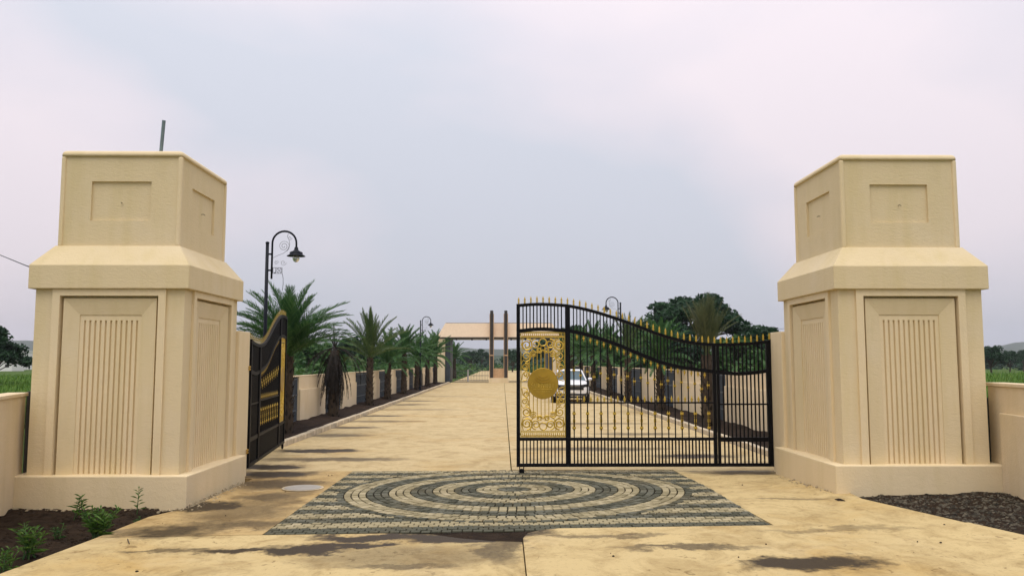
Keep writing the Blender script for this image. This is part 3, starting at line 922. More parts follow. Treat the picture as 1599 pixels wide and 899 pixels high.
    for sgn in (0, 1):                              # scrollwork in mirrored halves
        for top in (0, 1):
            mb = MB()
            def Q(u, v):
                u = 1 - u if sgn else u
                v = 1 - v if top else v
                return P(u, v)
            def sc(u, v, r0, r1, a0, turns, r=.009):
                c = Q(u, v)
                a, t = a0, turns
                if sgn: a, t = math.pi - a, -t
                if top: a, t = -a, -t
                spiral(mb, (c[0], c[2]), r0, r1, a, t, r)
            sc(.14, .125, .105, .02, -math.pi / 2, 1.9, .011)
            sc(.34, .115, .085, .02, -math.pi / 2, -1.6, .010)
            sc(.13, .235, .085, .018, math.pi * .5, -1.6, .010)
            sc(.28, .205, .06, .015, math.pi * .2, 1.7)
            sc(.10, .335, .065, .015, -math.pi * .5, 1.7)
            sc(.12, .405, .055, .012, math.pi * .5, -1.5)
            sc(.42, .175, .05, .012, 0, 1.6)
            sc(.5, .105, .075, .05, -math.pi * .5, .5)
            mb.tube([Q(.02, .30), Q(.06, .27), Q(.18, .30), Q(.16, .36), Q(.05, .40), Q(.03, .46)], .009, 5)
            mb.tube([Q(.06, .06), Q(.03, .12), Q(.06, .19), Q(.16, .18), Q(.24, .14)], .009, 5)
            mb.tube([Q(.22, .06), Q(.20, .13), Q(.26, .17), Q(.38, .20), Q(.5, .17)], .009, 5)
            mb.tube([Q(.04, .47), Q(.14, .46), Q(.16, .43), Q(.08, .42)], .009, 5)
            mb.build('scroll', Gd, pan)
    # disc
    dz = zz(462); R0 = .268
    dc = MB().lathe([(R0 - .006, -.018), (R0, -.012), (R0, .012), (R0 - .006, .018)], n=48)
    disc = dc.xform(Matrix.Translation((cx, 0, dz)) @ Matrix.Rotation(math.pi / 2, 4, 'X')).build('emblem_disc', M['gold_disc'], root)
    rl = MB()
    for k, (w, h) in enumerate(((.13, .075), (.10, .055), (.06, .035))):    # folded lotus emblem
        pts = [(cx + w * math.cos(math.pi + math.pi * t / 10), -.021, dz + .085 + .028 * k + h * math.sin(math.pi + math.pi * t / 10)) for t in range(11)]
        rl.tube(pts, .008, 5)
    rl.build('emblem', M['gold_disc'], disc)
    rl = MB(); rg = random.Random(5)
    xs = -.205
    word = [(.036, 'S'), (.03, 'A'), (.03, 'I'), (.034, 'R'), (.022, 'I'), (.034, 'V'), (.034, 'A'), (.034, 'N'), (.026, 'I'), (.032, 'I')]
    for i, (w, ch) in enumerate(word):              # a raised, worn word: strokes only as legible as in the photograph
        x0, x1, zb, zt = cx + xs, cx + xs + w, dz - .075, dz - (.0 if i else -.015)
        segs = {'S': [(x1, zt, x0, (zt + zb) / 2 + .01), (x0, (zt + zb) / 2 + .01, x1, (zt + zb) / 2 - .01), (x1, (zt + zb) / 2 - .01, x0, zb)],
                'A': [(x0, zb, (x0 + x1) / 2, zt), ((x0 + x1) / 2, zt, x1, zb)], 'V': [(x0, zt, (x0 + x1) / 2, zb), ((x0 + x1) / 2, zb, x1, zt)],
                'I': [((x0 + x1) / 2, zb, (x0 + x1) / 2, zt)], 'N': [(x0, zb, x0, zt), (x0, zt, x1, zb), (x1, zb, x1, zt)],
                'R': [(x0, zb, x0, zt), (x0, zt, x1, (zt + zb) / 2), (x1, (zt + zb) / 2, x0, (zt + zb) / 2), (x0, (zt + zb) / 2, x1, zb)]}[ch]
        for a in segs: rl.tube([(a[0], -.021, a[1]), (a[2], -.021, a[3])], .0065, 4)
        xs += w + .009
    rl.tube([(cx - .17, -.021, dz - .098), (cx + .16, -.021, dz - .098)], .006, 4)
    for k in range(12):
        rl.tube([(cx - .12 + k * .021, -.021, dz - .15), (cx - .12 + k * .021 + rg.uniform(-.006, .008), -.021, dz - .122)], .004, 4)
    rl.build('lettering', M['gold'], disc)
    # wheel and hinges
    wh = MB().lathe([(.03, -.012), (.045, -.012), (.045, .012), (.03, .012)], n=16)
    for x in (60, 78):
        me = MB().box(ux(x) - .008, ux(x) + .008, -.02, .02, 0.02, zz(834)).build('wheel_bracket', B, root)
    wh.xform(Matrix.Translation((ux(69), 0, .047)) @ Matrix.Rotation(math.pi / 2, 4, 'X')).build('wheel', B, root, True)
    for zc in (zz(392), zz(760)):
        h = MB(); h.tube([(ux(1212) + .02, 0, zc - .04), (ux(1212) + .02, 0, zc + .04)], .022, 10)
        h.box(ux(1212) + .02, ux(1212) + .11, -.03, .03, zc + .012, zc + .03); h.box(ux(1212) + .02, ux(1212) + .11, -.03, .03, zc - .03, zc - .012)
        h.build('hinge', M['brass'], root)
    return root
leaf = make_leaf()
leaf.location = (4.69, 14.40, 0.0)
tag(leaf, 'closed black iron gate leaf with gilt scroll panel and round emblem disc', 'gate', 'two leaves of the entrance gate')
leaf2 = copy_tree(leaf)
leaf2.location = (-4.335, 14.25, 0.0)
leaf2.rotation_euler = (0, 0, R(-82.9))
leaf2['label'] = 'open black iron gate leaf swung inward, seen edge on beside the pier'

# ------------------------------------------------------------------ roadside walls
def road_wall(x, face, h, z0, panels, y0, y1, label):
    """face: +1 when the side towards the road is +X"""
    root = tag(empty('roadside_wall', (x, y0, 0)), label, 'wall')
    f = face
    def bx(mb, d0, d1, ya, yb, za, zb):
        a, b = sorted((f * d0, f * d1)); mb.box(a, b, ya - y0, yb - y0, za, zb); return mb
    edges = []
    for (a, b) in panels:
        bx(MB(), -.10, .03, a, b, -.2, h - .0).build('wall_panel', M['wallpaint'], root, bevel=.008)
        midp = (a + b) / 2 - .25 * (b - a)
        bx(MB(), .031, .085, a + .0, midp, -.2, h - .40).build('lower_panel', M['wallpaint'], root, bevel=.012)
        bx(MB(), .031, .080, midp + .012, b, -.2, h - .40).build('lower_panel', M['wallpaint'], root, bevel=.012)
    bx(MB(), -.11, .04, y0, y1, h + .001, h + .035).build('coping', M['wallpaint'], root)
    gaps = []
    prev = y0
    for (a, b) in panels:
        if a - prev > .3: gaps.append((prev, a))
        prev = b
    if y1 - prev > .3: gaps.append((prev, y1))
    for (a, b) in gaps:
        bx(MB(), -.08, -.05, a + .002, b - .002, .05, h - .0).build('backing_sheet', M['grille'], root)
        mb = MB()
        for zr in (h * .95, h * .62, h * .30, .12): bx(mb, -.045, -.005, a + .003, b - .003, zr - .02, zr + .02)
        n = max(3, int((b - a) / .16))
        for k in range(n):
            yb = a + (b - a) * (k + .5) / n
            bx(mb, -.04, .0, yb - .018, yb + .018, .06, h - .03)
        mb.build('bar_grille', M['grille_bar'], root)
    return root
lp = [(25.8, 29.5)] + [(a, a + 3.1) for a in (32.6, 39.3, 45.9, 52.6, 58.8, 65.2, 71.6)]
road_wall(-6.33, 1, 1.47, .05, lp, 13.6, 77.0, 'cream wall with dark grilles along the left row of palms')
rp = [(20.6, 25.0), (28.0, 32.5), (36.0, 40.0), (44.6, 48.4), (52.8, 56.3), (60.6, 64.0), (68.5, 72.0)]
road_wall(6.75, -1, 1.60, .05, rp, 14.4, 77.0, 'cream wall with dark grilles along the right row of palms')

# ------------------------------------------------------------------ palms
def frond_mesh(name, mat, Lf, e0, e1, npairs=30, leaf=0.34, seed=0, wid=.03, vee=.5):
    """one arching feather leaf from the origin along +X"""
    g = random.Random(seed)
    mb = MB(); n = 12; pts = [Vector((0, 0, 0))]; dirs = []
    for k in range(n):
        e = e0 + (e1 - e0) * ((k / (n - 1)) ** 1.3)
        d = Vector((math.cos(e), 0, math.sin(e))); dirs.append(d)
        pts.append(pts[-1] + d * (Lf / n))
    mb.tube(pts, [.022 * (1 - .85 * k / n) + .003 for k in range(n + 1)], 4, False)
    for k in range(npairs):
        t = .13 + .87 * (k + .5) / npairs
        s = t * n; i = min(n - 1, int(s)); p = pts[i].lerp(pts[i + 1], s - i); d = dirs[i]
        nrm = Vector((-d.z, 0, d.x))
        ll = leaf * (math.sin(math.pi * (.16 + .76 * t)) ** .8) * g.uniform(.85, 1.1)
        for sd in (-1, 1):
            side = Vector((0, sd, 0))
            v = (d * (.75 + .5 * t) + side * (.85 - .35 * t) + nrm * (vee + g.uniform(-.25, .3))).normalized()
            droop = Vector((0, 0, -1)) * ll * .14 * g.uniform(.3, 1.4)
            w = d * wid * .5
            m1 = p + v * ll * .55; tip = p + v * ll + droop
            i0 = len(mb.v)
            mb.v += [tuple(p - w * .6), tuple(p + w * .6), tuple(m1 + w), tuple(m1 - w), tuple(tip)]
            mb.f += [(i0, i0 + 1, i0 + 2, i0 + 3), (i0 + 3, i0 + 2, i0 + 4)]
    return mb.mesh(name, mat)
def palm_trunk(mb, h, r, seed=0, boots=True, lean=0.0):
    g = random.Random(seed)
    n = 8; pts = []; rs = []
    for k in range(n + 1):
        t = k / n
        pts.append((lean * t * t, 0, -.1 + (h + .1) * t)); rs.append(r * (1.15 - .25 * t + .08 * math.sin(t * 9)))
    mb.tube(pts, rs, 10)
    if boots:
        nb = int(h * 46)
        for k in range(nb):
            t = (k + .5) / nb; a = k * 2.39996; z = t * h
            x0 = lean * t * t; rr_ = r * (1.15 - .25 * t)
            c, s_ = math.cos(a), math.sin(a)
            o = Vector((c, s_, 0)); tn = Vector((-s_, c, 0)); p = Vector((x0, 0, z)) + o * rr_ * .9
            ln = g.uniform(.08, .15)
            a0, a1 = p - tn * .055, p + tn * .055
            tip = p + o * (.04 + g.uniform(0, .06)) + Vector((0, 0, ln))
            low = p + o * .03 - Vector((0, 0, .03)); i0 = len(mb.v)
            mb.v += [tuple(a0), tuple(a1), tuple(tip), tuple(low)]
            mb.f += [(i0, i0 + 3, i0 + 2), (i0 + 3, i0 + 1, i0 + 2), (i0, i0 + 1, i0 + 3)]
FR = {}
def frond_set(key, mat, Lf, els, **kw):
    if key not in FR:
        FR[key] = [frond_mesh('frond', mat, Lf, R(a), R(b), seed=i, **kw) for i, (a, b) in enumerate(els)]
    return FR[key]
def palm(px, X, h, r, setkey, nf, label, group='palms lining the road', split=True, seed=1, sc=1.0, lean=0.0, order=None, jitter=8, Y=None, tsc=1.0):
    Y = Y or X * F / (px - 785.0)
    zb = 0.06
    root = tag(empty('palm_tree', (X, Y, zb)), label, 'palm tree', group)
    mb = MB(); palm_trunk(mb, h, r, seed, lean=lean); mb.build('trunk', M['palm_trunk'], root)
    g = random.Random(seed)
    meshes = FR[setkey]
    merged = MB() ; mats = meshes[0].materials[0]
    for k in range(nf):
        t = k / max(1, nf - 1)
        mi = min(len(meshes) - 1, int(t * len(meshes)))
        a = k * 2.39996 + g.uniform(-.25, .25)
        s_ = sc * g.uniform(.82, 1.1)
        loc = Vector((lean, 0, h - .05 + .18 * (1 - t)))
        eul = (g.uniform(-.12, .12), R(g.uniform(-jitter, jitter)), a)
        if split:
            o = link('frond', meshes[mi], root, loc); o.rotation_euler = eul; o.scale = (s_, s_, s_)
        else:
            Mx = Matrix.Translation(loc) @ __import__('mathutils').Euler(eul).to_matrix().to_4x4() @ Matrix.Scale(s_, 4)
            me = meshes[mi]; i0 = len(merged.v)
            merged.v += [tuple(Mx @ v.co) for v in me.vertices]
            merged.f += [tuple(i0 + q for q in p.vertices) for p in me.polygons]
    if not split:
        merged.build('crown', mats, root)
    return root
frond_set('arch', M['palm'], 2.3, [(82, 50), (72, 36), (65, 22), (59, 10), (54, 2), (50, -4), (46, -10), (42, -14)], npairs=58, leaf=.42, wid=.034, vee=.3)
frond_set('up', M['palm_light'], 1.95, [(88, 78), (82, 62), (74, 50), (66, 34), (52, 20), (35, 0)], npairs=44, leaf=.30, wid=.036, vee=.5)
frond_set('mid', M['palm'], 1.75, [(84, 60), (70, 35), (56, 15), (40, -5), (22, -30), (0, -50)], npairs=38, leaf=.34, wid=.048, vee=.4)
frond_set('tied', M['palm_dry'], 1.55, [(89, 82), (84, 74), (79, 68), (74, 64), (68, 62)], npairs=30, leaf=.36, wid=.018, vee=.1)
frond_set('dead', M['palm_dead'], 2.15, [(-10, -89), (-58, -90), (-68, -91), (-74, -92), (-79, -93)], npairs=34, leaf=.17, wid=.034, vee=.0)

palm(452, -5.62, 2.0, .14, 'arch', 84, 'lush arching palm right behind the open gate leaf', seed=4, sc=.84)
dp = palm(524, -5.75, 2.25, .15, 'dead', 64, 'dead dark palm with brown fronds hanging down its trunk', seed=9, sc=.85, jitter=4)
me = frond_mesh('dead_stub', M['palm_dead'], .75, R(62), R(15), 12, .2, 3, .03, .3)
for a in (R(170), R(20), R(280)):
    o = link('stub_frond', me, dp, (0, 0, 2.3)); o.rotation_euler = (0, R(-12), a)
me = frond_mesh('green_shoot', M['palm_light'], 1.1, R(30), R(-75), 18, .24, 5, .03, .3)
for a in (R(-30), R(-60)):
    o = link('green_frond', me, dp, (0.3, .1, 1.9)); o.rotation_euler = (0, 0, a)
    o['label'] = 'yellow green drooping frond'
palm(579, -5.75, 2.05, .14, 'up', 38, 'upright olive palm standing just past the dead palm', seed=12, sc=1.0)
palm(607, -5.75, 1.85, .15, 'mid', 44, 'full dark palm fourth along the left kerb', seed=15, sc=.86)
palm(632, -5.8, 2.35, .15, 'mid', 44, 'dense palm fifth along the left kerb', seed=18, sc=.95)
palm(652, -5.8, 2.1, .15, 'mid', 40, 'palm just before the far left street lamp', split=False, seed=21, sc=1.0)
palm(668, -5.8, 2.2, .15, 'mid', 40, 'palm between far left street lamp and canopy, nearer one', split=False, seed=24, sc=1.0)
palm(680.5, -5.8, 2.5, .15, 'mid', 40, 'last palm on the left before the canopy pillar', split=False, seed=27, sc=1.15)
palm(710, -5.9, 2.4, .19, 'mid', 40, 'palm seen under the canopy beyond the pillar', split=False, seed=30, sc=1.2)
# right row
pr = palm(1104, 5.95, 2.05, .17, 'tied', 46, 'tall dry palm with tied upright fronds behind the closed gate', seed=33, sc=1.0, jitter=5)
me = frond_mesh('side_frond', M['palm_dry'], 1.35, R(48), R(30), 20, .14, 2, .03, .4)
o = link('side_frond', me, pr, (.05, 0, 2.4)); o.rotation_euler = (0, 0, R(5))
o = link('side_frond', me, pr, (.05, 0, 2.35)); o.rotation_euler = (0, R(8), R(25))
palm(1030, 5.95, 1.95, .15, 'mid', 44, 'bushy palm second from the gate on the right', seed=36, sc=.85)
palm(980, 5.95, 2.3, .15, 'up', 20, 'upright palm beside the right street lamp', seed=39, sc=.9)
palm(951, 5.95, 2.4, .15, 'mid', 40, 'dark palm past the right street lamp', split=False, seed=42, sc=.95)
palm(926, 5.95, 2.5, .15, 'mid', 40, 'palm just right of the white car', split=False, seed=45, sc=1.1)
palm(907, 5.95, 2.6, .15, 'mid', 40, 'palm rising behind the white car', split=False, seed=48, sc=1.2)
palm(893, 5.95, 2.6, .15, 'mid', 20, 'far palm seen beside the gilt scroll panel', split=False, seed=51, sc=1.2)

# ------------------------------------------------------------------ street lamps
def lamp_post():
    root = empty('street_lamp'); Bk = M['lamp']
    MB().tube([(0, 0, 0), (0, 0, 4.62)], [.05, .037], 12).build('pole', Bk, root, True)
    MB().lathe([(.09, 0), (.09, .28), (.06, .34), (.055, .36)], n=12).build('base', Bk, root)
    MB().lathe([(.045, 4.61), (.045, 4.64), (.02, 4.655)], n=12).build('pole_cap', Bk, root)
    arm = [(0.115, 0, 3.78), (0.115, 0, 4.62)]
    for k in range(1, 15):
        a = math.pi - math.pi * k / 14
        arm.append((.115 + .28 + .28 * math.cos(a), 0, 4.62 + .28 * math.sin(a)))
    arm.append((.675, 0, 4.50))
    ar = MB().tube(arm, .024, 8).build('arm', Bk, root, True)
    for z in (3.98, 4.36): MB().box(0.0, .115, -.02, .02, z - .018, z + .018).build('clamp', Bk, root)
    sh = MB().lathe([(.03, 4.53), (.045, 4.50), (.05, 4.46), (.085, 4.43), (.145, 4.405), (.15, 4.38), (.15, 4.355), (.205, 4.325), (.215, 4.31), (.20, 4.308), (.10, 4.33), (.04, 4.35)], c=(.675, 0, 0), n=20).build('lamp_shade', Bk, root, True)
    MB().lathe([(.085, 4.328), (.085, 4.27), (.07, 4.215), (.04, 4.18), (.005, 4.17)], c=(.675, 0, 0), n=14).build('globe', M['globe'], sh, True)
    mb = MB()
    def spi(cx, cz, r0, r1, a0, turns):
        n = int(abs(turns) * 16) + 4
        return [(cx + (r0 + (r1 - r0) * k / n) * math.cos(a0 + turns * 2 * math.pi * k / n), 0, cz + (r0 + (r1 - r0) * k / n) * math.sin(a0 + turns * 2 * math.pi * k / n)) for k in range(n + 1)]
    mb.tube(spi(.385, 4.55, .135, .02, -math.pi * .35, 2.2), .0055, 4)
    mb.tube([(.13, 0, 4.27), (.25, 0, 4.33), (.38, 0, 4.38), (.48, 0, 4.47), (.52, 0, 4.60), (.50, 0, 4.70), (.46, 0, 4.77), (.48, 0, 4.84)], .0055, 4)
    mb.tube(spi(.38, 4.16, .07, .01, 0, -1.4), .0045, 4)
    mb.tube(spi(.22, 4.16, .05, .01, 0, 1.4), .0045, 4)
    mb.tube(spi(.52, 4.74, .05, .01, 0, -1.3), .0045, 4)
    mb.build('scroll_bracket', M['thin_iron'], ar)
    pl = MB()
    for (xa, xb, za, zb) in ((.14, .36, 3.905, 3.915), (.14, .36, 4.035, 4.045), (.14, .15, 3.905, 4.045), (.35, .36, 3.905, 4.045)): pl.box(xa, xb, -.006, .006, za, zb)
    pn = pl.build('name_plate', M['thin_iron'], root)
    lt = MB()
    lt.tube([(.215, -.008, 4.03), (.215, -.008, 3.95), (.205, -.008, 3.925), (.185, -.008, 3.92), (.168, -.008, 3.935)], .009, 5)
    for k in range(4):
        a = math.pi / 4 + k * math.pi / 2
        lt.tube([(.295 + .055 * math.cos(a + d), -.008, 3.975 + .055 * math.sin(a + d)) for d in (-.5, 0, .5)], .007, 5)
    lt.tube([(.295 + .02 * math.cos(t), -.008, 3.975 + .02 * math.sin(t)) for t in [k * math.pi / 4 for k in range(9)]], .006, 4)
    lt.build('lettering', M['lamp'], pn)
    MB().tube([(.36, 0, 3.91), (.385, 0, 3.80), (.39, 0, 3.66), (.37, 0, 3.5)], .006, 4).build('cable', M['lamp'], root)
    return root
lamp = lamp_post()
lamp.location = (-5.50, 19.2, 0.06)
tag(lamp, 'tall dark swan neck street lamp above the big arching palm', 'street lamp', 'swan neck street lamps')
for (x, y, rz, lab) in ((-5.48, 55.2, 0, 'small dark street lamp far along the left kerb near the canopy'), (5.52, 38.6, math.pi, 'dark street lamp on the right seen above the closed gate leaf')):
    o = copy_tree(lamp); o.location = (x, y, 0.06); o.rotation_euler = (0, 0, rz); o['label'] = lab

# ------------------------------------------------------------------ canopy and far gate
YC = 80.0
k_ = YC / F
cx0 = -0.38
can = tag(empty('entrance_canopy', (cx0, YC, 0)), 'peach fascia canopy on twin bronze columns spanning the road', 'canopy')
hw = 5.95
MB().frustum((-hw, hw, -.1, 5.0), 4.36, (-hw + .75, hw - .75, 0.35, 4.6), 5.72).build('fascia', M['fascia'], can)
MB().box(-hw - .02, hw + .02, -.12, 5.02, 4.22, 4.355).build('soffit_band', M['bronze'], can)
MB().box(-hw + .8, hw - .8, .4, 4.5, 5.722, 5.76).build('roof_edge', M['bronze'], can)
for x in (-4.1, -2.6, -1.2, 1.2, 2.6, 4.1):
    MB().lathe([(.07, 4.06), (.09, 4.20), (.09, 4.219)], c=(x, .5, 0), n=10).build('downlight', M['bronze'], can)
for sx in (-1, 1):
    xx = sx * .68
    for (dx, col) in ((-.14, 'bronze'), (.02, 'tan'), (.14, 'bronze')):
        pass
    MB().box(xx - .15, xx + .15, -.55, -.25, 0.2, 6.9).build('column', M['bronze'], can)
    MB().box(xx - .21, xx - .153, -.5, .1, 0.2, 6.6).build('column_cladding', M['tan'], can)
    MB().box(xx + .153, xx + .21, -.5, .1, 0.2, 6.6).build('column_cladding', M['tan'], can)
    MB().box(xx - .2, xx + .2, -.58, -.2, 2.55, 2.65).build('column_band', M['tan'], can)
MB().box(-.52, .52, -.3, .3, .22, 1.35).build('stone_block', M['tan'], can)
MB().box(-.95, .95, -.7, .5, 0, .45).build('column_base', M['wallpaint'], can)
for sx in (-1, 1):
    xa, xb = sorted((sx * (hw - .05), sx * (hw - .75)))
    MB().box(xa, xb, -.05, 2.2, 0, 4.22).build('pillar', M['wallpaint'], can)
    xa, xb = sorted((sx * (hw - .76), sx * (hw - 1.25)))
    MB().box(xa, xb, .4, 4.5, 0, 4.22).build('pillar_cladding', M['grille'], can)
fg = tag(empty('far_gate', (cx0, YC + 3.0, 0)), 'low barred sliding gate with a white post under the canopy', 'gate')
mb = MB()
for x0, x1 in ((-4.4, -1.0),):
    for z in (.15, .62, 1.1): mb.box(x0, x1, -.02, .02, z - .025, z + .025)
    n = 22
    for k in range(n + 1):
        x = x0 + (x1 - x0) * k / n; mb.box(x - .012, x + .012, -.015, .015, .1, 1.15)
mb.build('gate_frame', M['thin_iron'], fg)
MB().box(-3.15, -3.0, -.06, .06, 0, 1.2).build('post', M['white'], fg)

# ------------------------------------------------------------------ white car
def car():
    root = empty('parked_car')
    W = 0.9
    # body sections along y (front = -): (y, half width, z sill, z belt)
    secs = [(-2.12, .66, .42, .78), (-2.08, .76, .32, .90), (-1.95, .86, .28, 1.00), (-1.5, .90, .26, 1.06), (-.85, .905, .26, 1.10), (0, .905, .26, 1.12), (1.2, .90, .26, 1.14), (1.9, .87, .28, 1.12), (2.12, .80, .38, 1.02), (2.16, .7, .45, .95)]
    mb = MB(); ns = 12
    for (y, w, z0, z1) in secs:
        h = z1 - z0
        prof = [(.0, z0), (.75 * w, z0), (.95 * w, z0 + .08 * h), (w, z0 + .35 * h), (w * .995, z0 + .62 * h), (w * .96, z0 + .82 * h), (w * .86, z0 + .965 * h), (.5 * w, z1 + .01), (0, z1 + .02)]
        pts = prof + [(-x, z) for x, z in prof[-2:0:-1]]
        for x, z in pts: mb.v.append((x, y, z))
    n = len(pts)
    for k in range(len(secs) - 1):
        for j in range(n):
            a = k * n + j; b = k * n + (j + 1) % n
            mb.f.append((a, b, b + n, a + n))
    mb.f.append(tuple(range(n))[::-1]); mb.f.append(tuple((len(secs) - 1) * n + j for j in range(n)))
    body = mb.build('body', M['carwhite'], root, True)
    # greenhouse
    def gh(mb, rows, n0=0):
        i0 = len(mb.v)
        for (x, y, z) in rows: mb.v.append((x, y, z))
    lo = (-.80, .80, -1.0, 1.95); up = (-.60, .60, -.25, 1.45)
    MB().frustum(lo, 1.06, up, 1.54).build('cabin_glass', M['carglass'], root)
    MB().frustum((-.63, .63, -.32, 1.55), 1.53, (-.56, .56, -.15, 1.4), 1.61).build('roof', M['carwhite'], root, bevel=.03)
    for sx in (-1, 1):
        p = MB(); p.tube([(sx * .80, -1.01, 1.07), (sx * .605, -.26, 1.545)], .035, 6); p.build('windscreen_pillar', M['carwhite'], root)
        p = MB(); p.tube([(sx * .81, .35, 1.08), (sx * .61, .4, 1.545)], .03, 6); p.build('door_pillar', M['carblack'], root)
        p = MB(); p.tube([(sx * .80, 1.94, 1.08), (sx * .605, 1.44, 1.545)], .07, 6); p.build('rear_pillar', M['carwhite'], root)
        p = MB(); p.tube([(sx * .58, -.1, 1.62), (sx * .57, -.05, 1.66), (sx * .57, 1.3, 1.66), (sx * .58, 1.35, 1.61)], .018, 6); p.build('roof_rail', M['carblack'], root)
        mi = MB(); mi.lathe([(.03, -.06), (.1, -.05), (.115, 0), (.1, .06), (.04, .08)], n=10)
        mi.xform(Matrix.Translation((sx * 1.0, -.72, 1.13)) @ Matrix.Scale(.75, 4, (0, 1, 0))).build('wing_mirror', M['carwhite'], root, True)
        h = MB(); h.box(-.20, .20, -.09, .06, -.075, .075)
        h.xform(Matrix.Translation((sx * .64, -2.02, .83)) @ Matrix.Rotation(sx * .35, 4, 'Z') @ Matrix.Rotation(-sx * .12, 4, 'Y')).build('headlight', M['carblack'], root, bevel=.02)
        h = MB(); h.box(-.17, .17, -.012, .012, -.012, .012)
        h.xform(Matrix.Translation((sx * .63, -2.08, .865)) @ Matrix.Rotation(sx * .35, 4, 'Z')).build('headlight_strip', M['chrome'], root)
        f = MB(); f.box(-.10, .10, -.04, .04, -.09, .09)
        f.xform(Matrix.Translation((sx * .68, -2.06, .5)) @ Matrix.Rotation(sx * .3, 4, 'Z')).build('fog_lamp_recess', M['carblack'], root, bevel=.03)
        for y in (-1.36, 1.32):
            w = MB().lathe([(.16, -.11), (.30, -.11), (.335, -.08), (.335, .08), (.30, .11), (.16, .11)], n=24)
            wo = w.xform(Matrix.Translation((sx * .80, y, .335)) @ Matrix.Rotation(math.pi / 2, 4, 'Y')).build('wheel', M['tyre'], root, True)
            MB().lathe([(.02, -.1), (.21, -.1), (.21, .1), (.02, .1)], n=12).xform(Matrix.Translation((sx * .815, y, .335)) @ Matrix.Rotation(math.pi / 2, 4, 'Y')).build('rim', M['chrome'], wo)
            MB().lathe([(.385, -.06), (.40, .0), (.385, .06)], n=24).xform(Matrix.Translation((sx * .87, y, .36)) @ Matrix.Rotation(math.pi / 2, 4, 'Y')).build('wheel_arch', M['carblack'], root, True)
    MB().box(-.62, .62, -2.16, -1.95, .64, .88).build('grille', M['carblack'], root, bevel=.02)
    MB().box(-.5, .5, -2.175, -2.10, .80, .82).build('grille_bar', M['chrome'], root)
    MB().box(-.76, .76, -2.14, -1.9, .24, .47).build('lower_bumper', M['carblack'], root, bevel=.03)
    MB().box(-.55, .55, -2.15, -2.12, .34, .37).build('skid_plate', M['chrome'], root)
    MB().box(-.25, .25, -2.15, -2.11, .52, .62).build('number_plate', M['white'], root)
    MB().box(-.55, .1, -1.10, -1.05, 1.04, 1.055).build('wiper', M['carblack'], root)
    return root
c = car(); c.scale = (.97, .97, .97); c.location = (3.30, 41.0, 0.012); c.rotation_euler = (0, 0, R(-3))
tag(c, 'white compact SUV parked on the road behind the closed gate', 'car')

# ------------------------------------------------------------------ trees and greenery
def leaf_cloud(mb, c, rad, n, size, g, flat=1.0, shell=.55):
    """leaf-sized quads spread through an ellipsoid clump"""
    for _ in range(n):
        v = Vector((g.gauss(0, 1), g.gauss(0, 1), g.gauss(0, 1)))
        if v.length < 1e-3: continue
        v = v.normalized() * (g.random() ** shell)
        p = Vector((c[0] + v.x * rad[0], c[1] + v.y * rad[1], c[2] + v.z * rad[2]))
        d = Vector((g.gauss(0, 1), g.gauss(0, 1), g.gauss(0, .7))).normalized()
        e = d.orthogonal().normalized(); e = Matrix.Rotation(g.random() * 6.28, 3, d) @ e
        s = size * g.uniform(.6, 1.3)
        a = d * s; b = e * s * .45
        i0 = len(mb.v)
        mb.v += [tuple(p - a), tuple(p + b), tuple(p + a), tuple(p - b)]
        mb.f.append((i0, i0 + 1, i0 + 2, i0 + 3))
def tree_parts(seed, H, spread, nclump, leaves, size, mat, flat=.55, trunk_h=.4, tr=.22):
    g = random.Random(seed)
    tk = MB(); cr = MB()
    fork = Vector((g.uniform(-.2, .2), g.uniform(-.2, .2), H * trunk_h))
    tk.tube([(0, 0, -.2), (fork.x * .5, fork.y * .3, fork.z * .5), tuple(fork)], [tr * 1.25, tr, tr * .8], 8)
    for k in range(nclump):
        a = k * 2.39996 + g.uniform(-.4, .4)
        rr_ = spread * math.sqrt((k + .5) / nclump) * g.uniform(.75, 1.12)
        zz_ = H * (trunk_h + .12) + (H * (.86 - trunk_h)) * (1 - (rr_ / spread / 1.15) ** 2) * g.uniform(.45, 1.08)
        e = Vector((rr_ * math.cos(a), rr_ * math.sin(a), zz_))
        mid = fork.lerp(e, .5) + Vector((0, 0, H * .05))
        tk.tube([tuple(fork), tuple(mid), tuple(e)], [tr * .4, tr * .22, tr * .07], 5)
        s = spread * g.uniform(.22, .40)
        leaf_cloud(cr, e, (s, s, s * flat), leaves // nclump, size, g)
    return tk.mesh('trunk', M['bark']), cr.mesh('crown', mat)
TREE = {
    'umbrella': tree_parts(11, 6.6, 3.7, 30, 9000, .20, M['leaf_dark'], .42, .42, .22),
    'round': tree_parts(21, 5.0, 2.4, 22, 5000, .20, M['leaf_dark'], .75, .25, .16),
    'bush': tree_parts(31, 3.6, 2.2, 20, 4000, .20, M['leaf_mid'], .8, .12, .12),
    'loose': tree_parts(41, 5.6, 2.0, 18, 3600, .19, M['leaf_dark'], .6, .3, .14),
}
def tree(kind, loc, sc, rz, label, group=None):
    root = tag(empty('tree' if kind != 'bush' else 'bush', (loc[0], loc[1], -.12), rz), label, 'tree' if kind != 'bush' else 'bush', group)
    root.scale = (sc, sc, sc)
    link('trunk', TREE[kind][0], root); link('crown', TREE[kind][1], root)
    return root
def tp(px, Y): return ((px - 785) / F * Y, Y)
G1 = 'trees beyond the roadside walls'
tree('umbrella', tp(1080, 62), 1.07, 1.0, 'wide dark spreading tree behind the dry palm', G1)
tree('round', tp(1050, 55), .86, 2.0, 'round dark tree left of the dry palm, low behind the gate rail', G1)
tree('round', tp(1186, 60), 1.0, 2.6, 'round dark tree close to the right gate post', G1)
tree('bush', tp(1140, 58), 1.1, .6, 'green bush below the spreading tree behind the gate', G1)
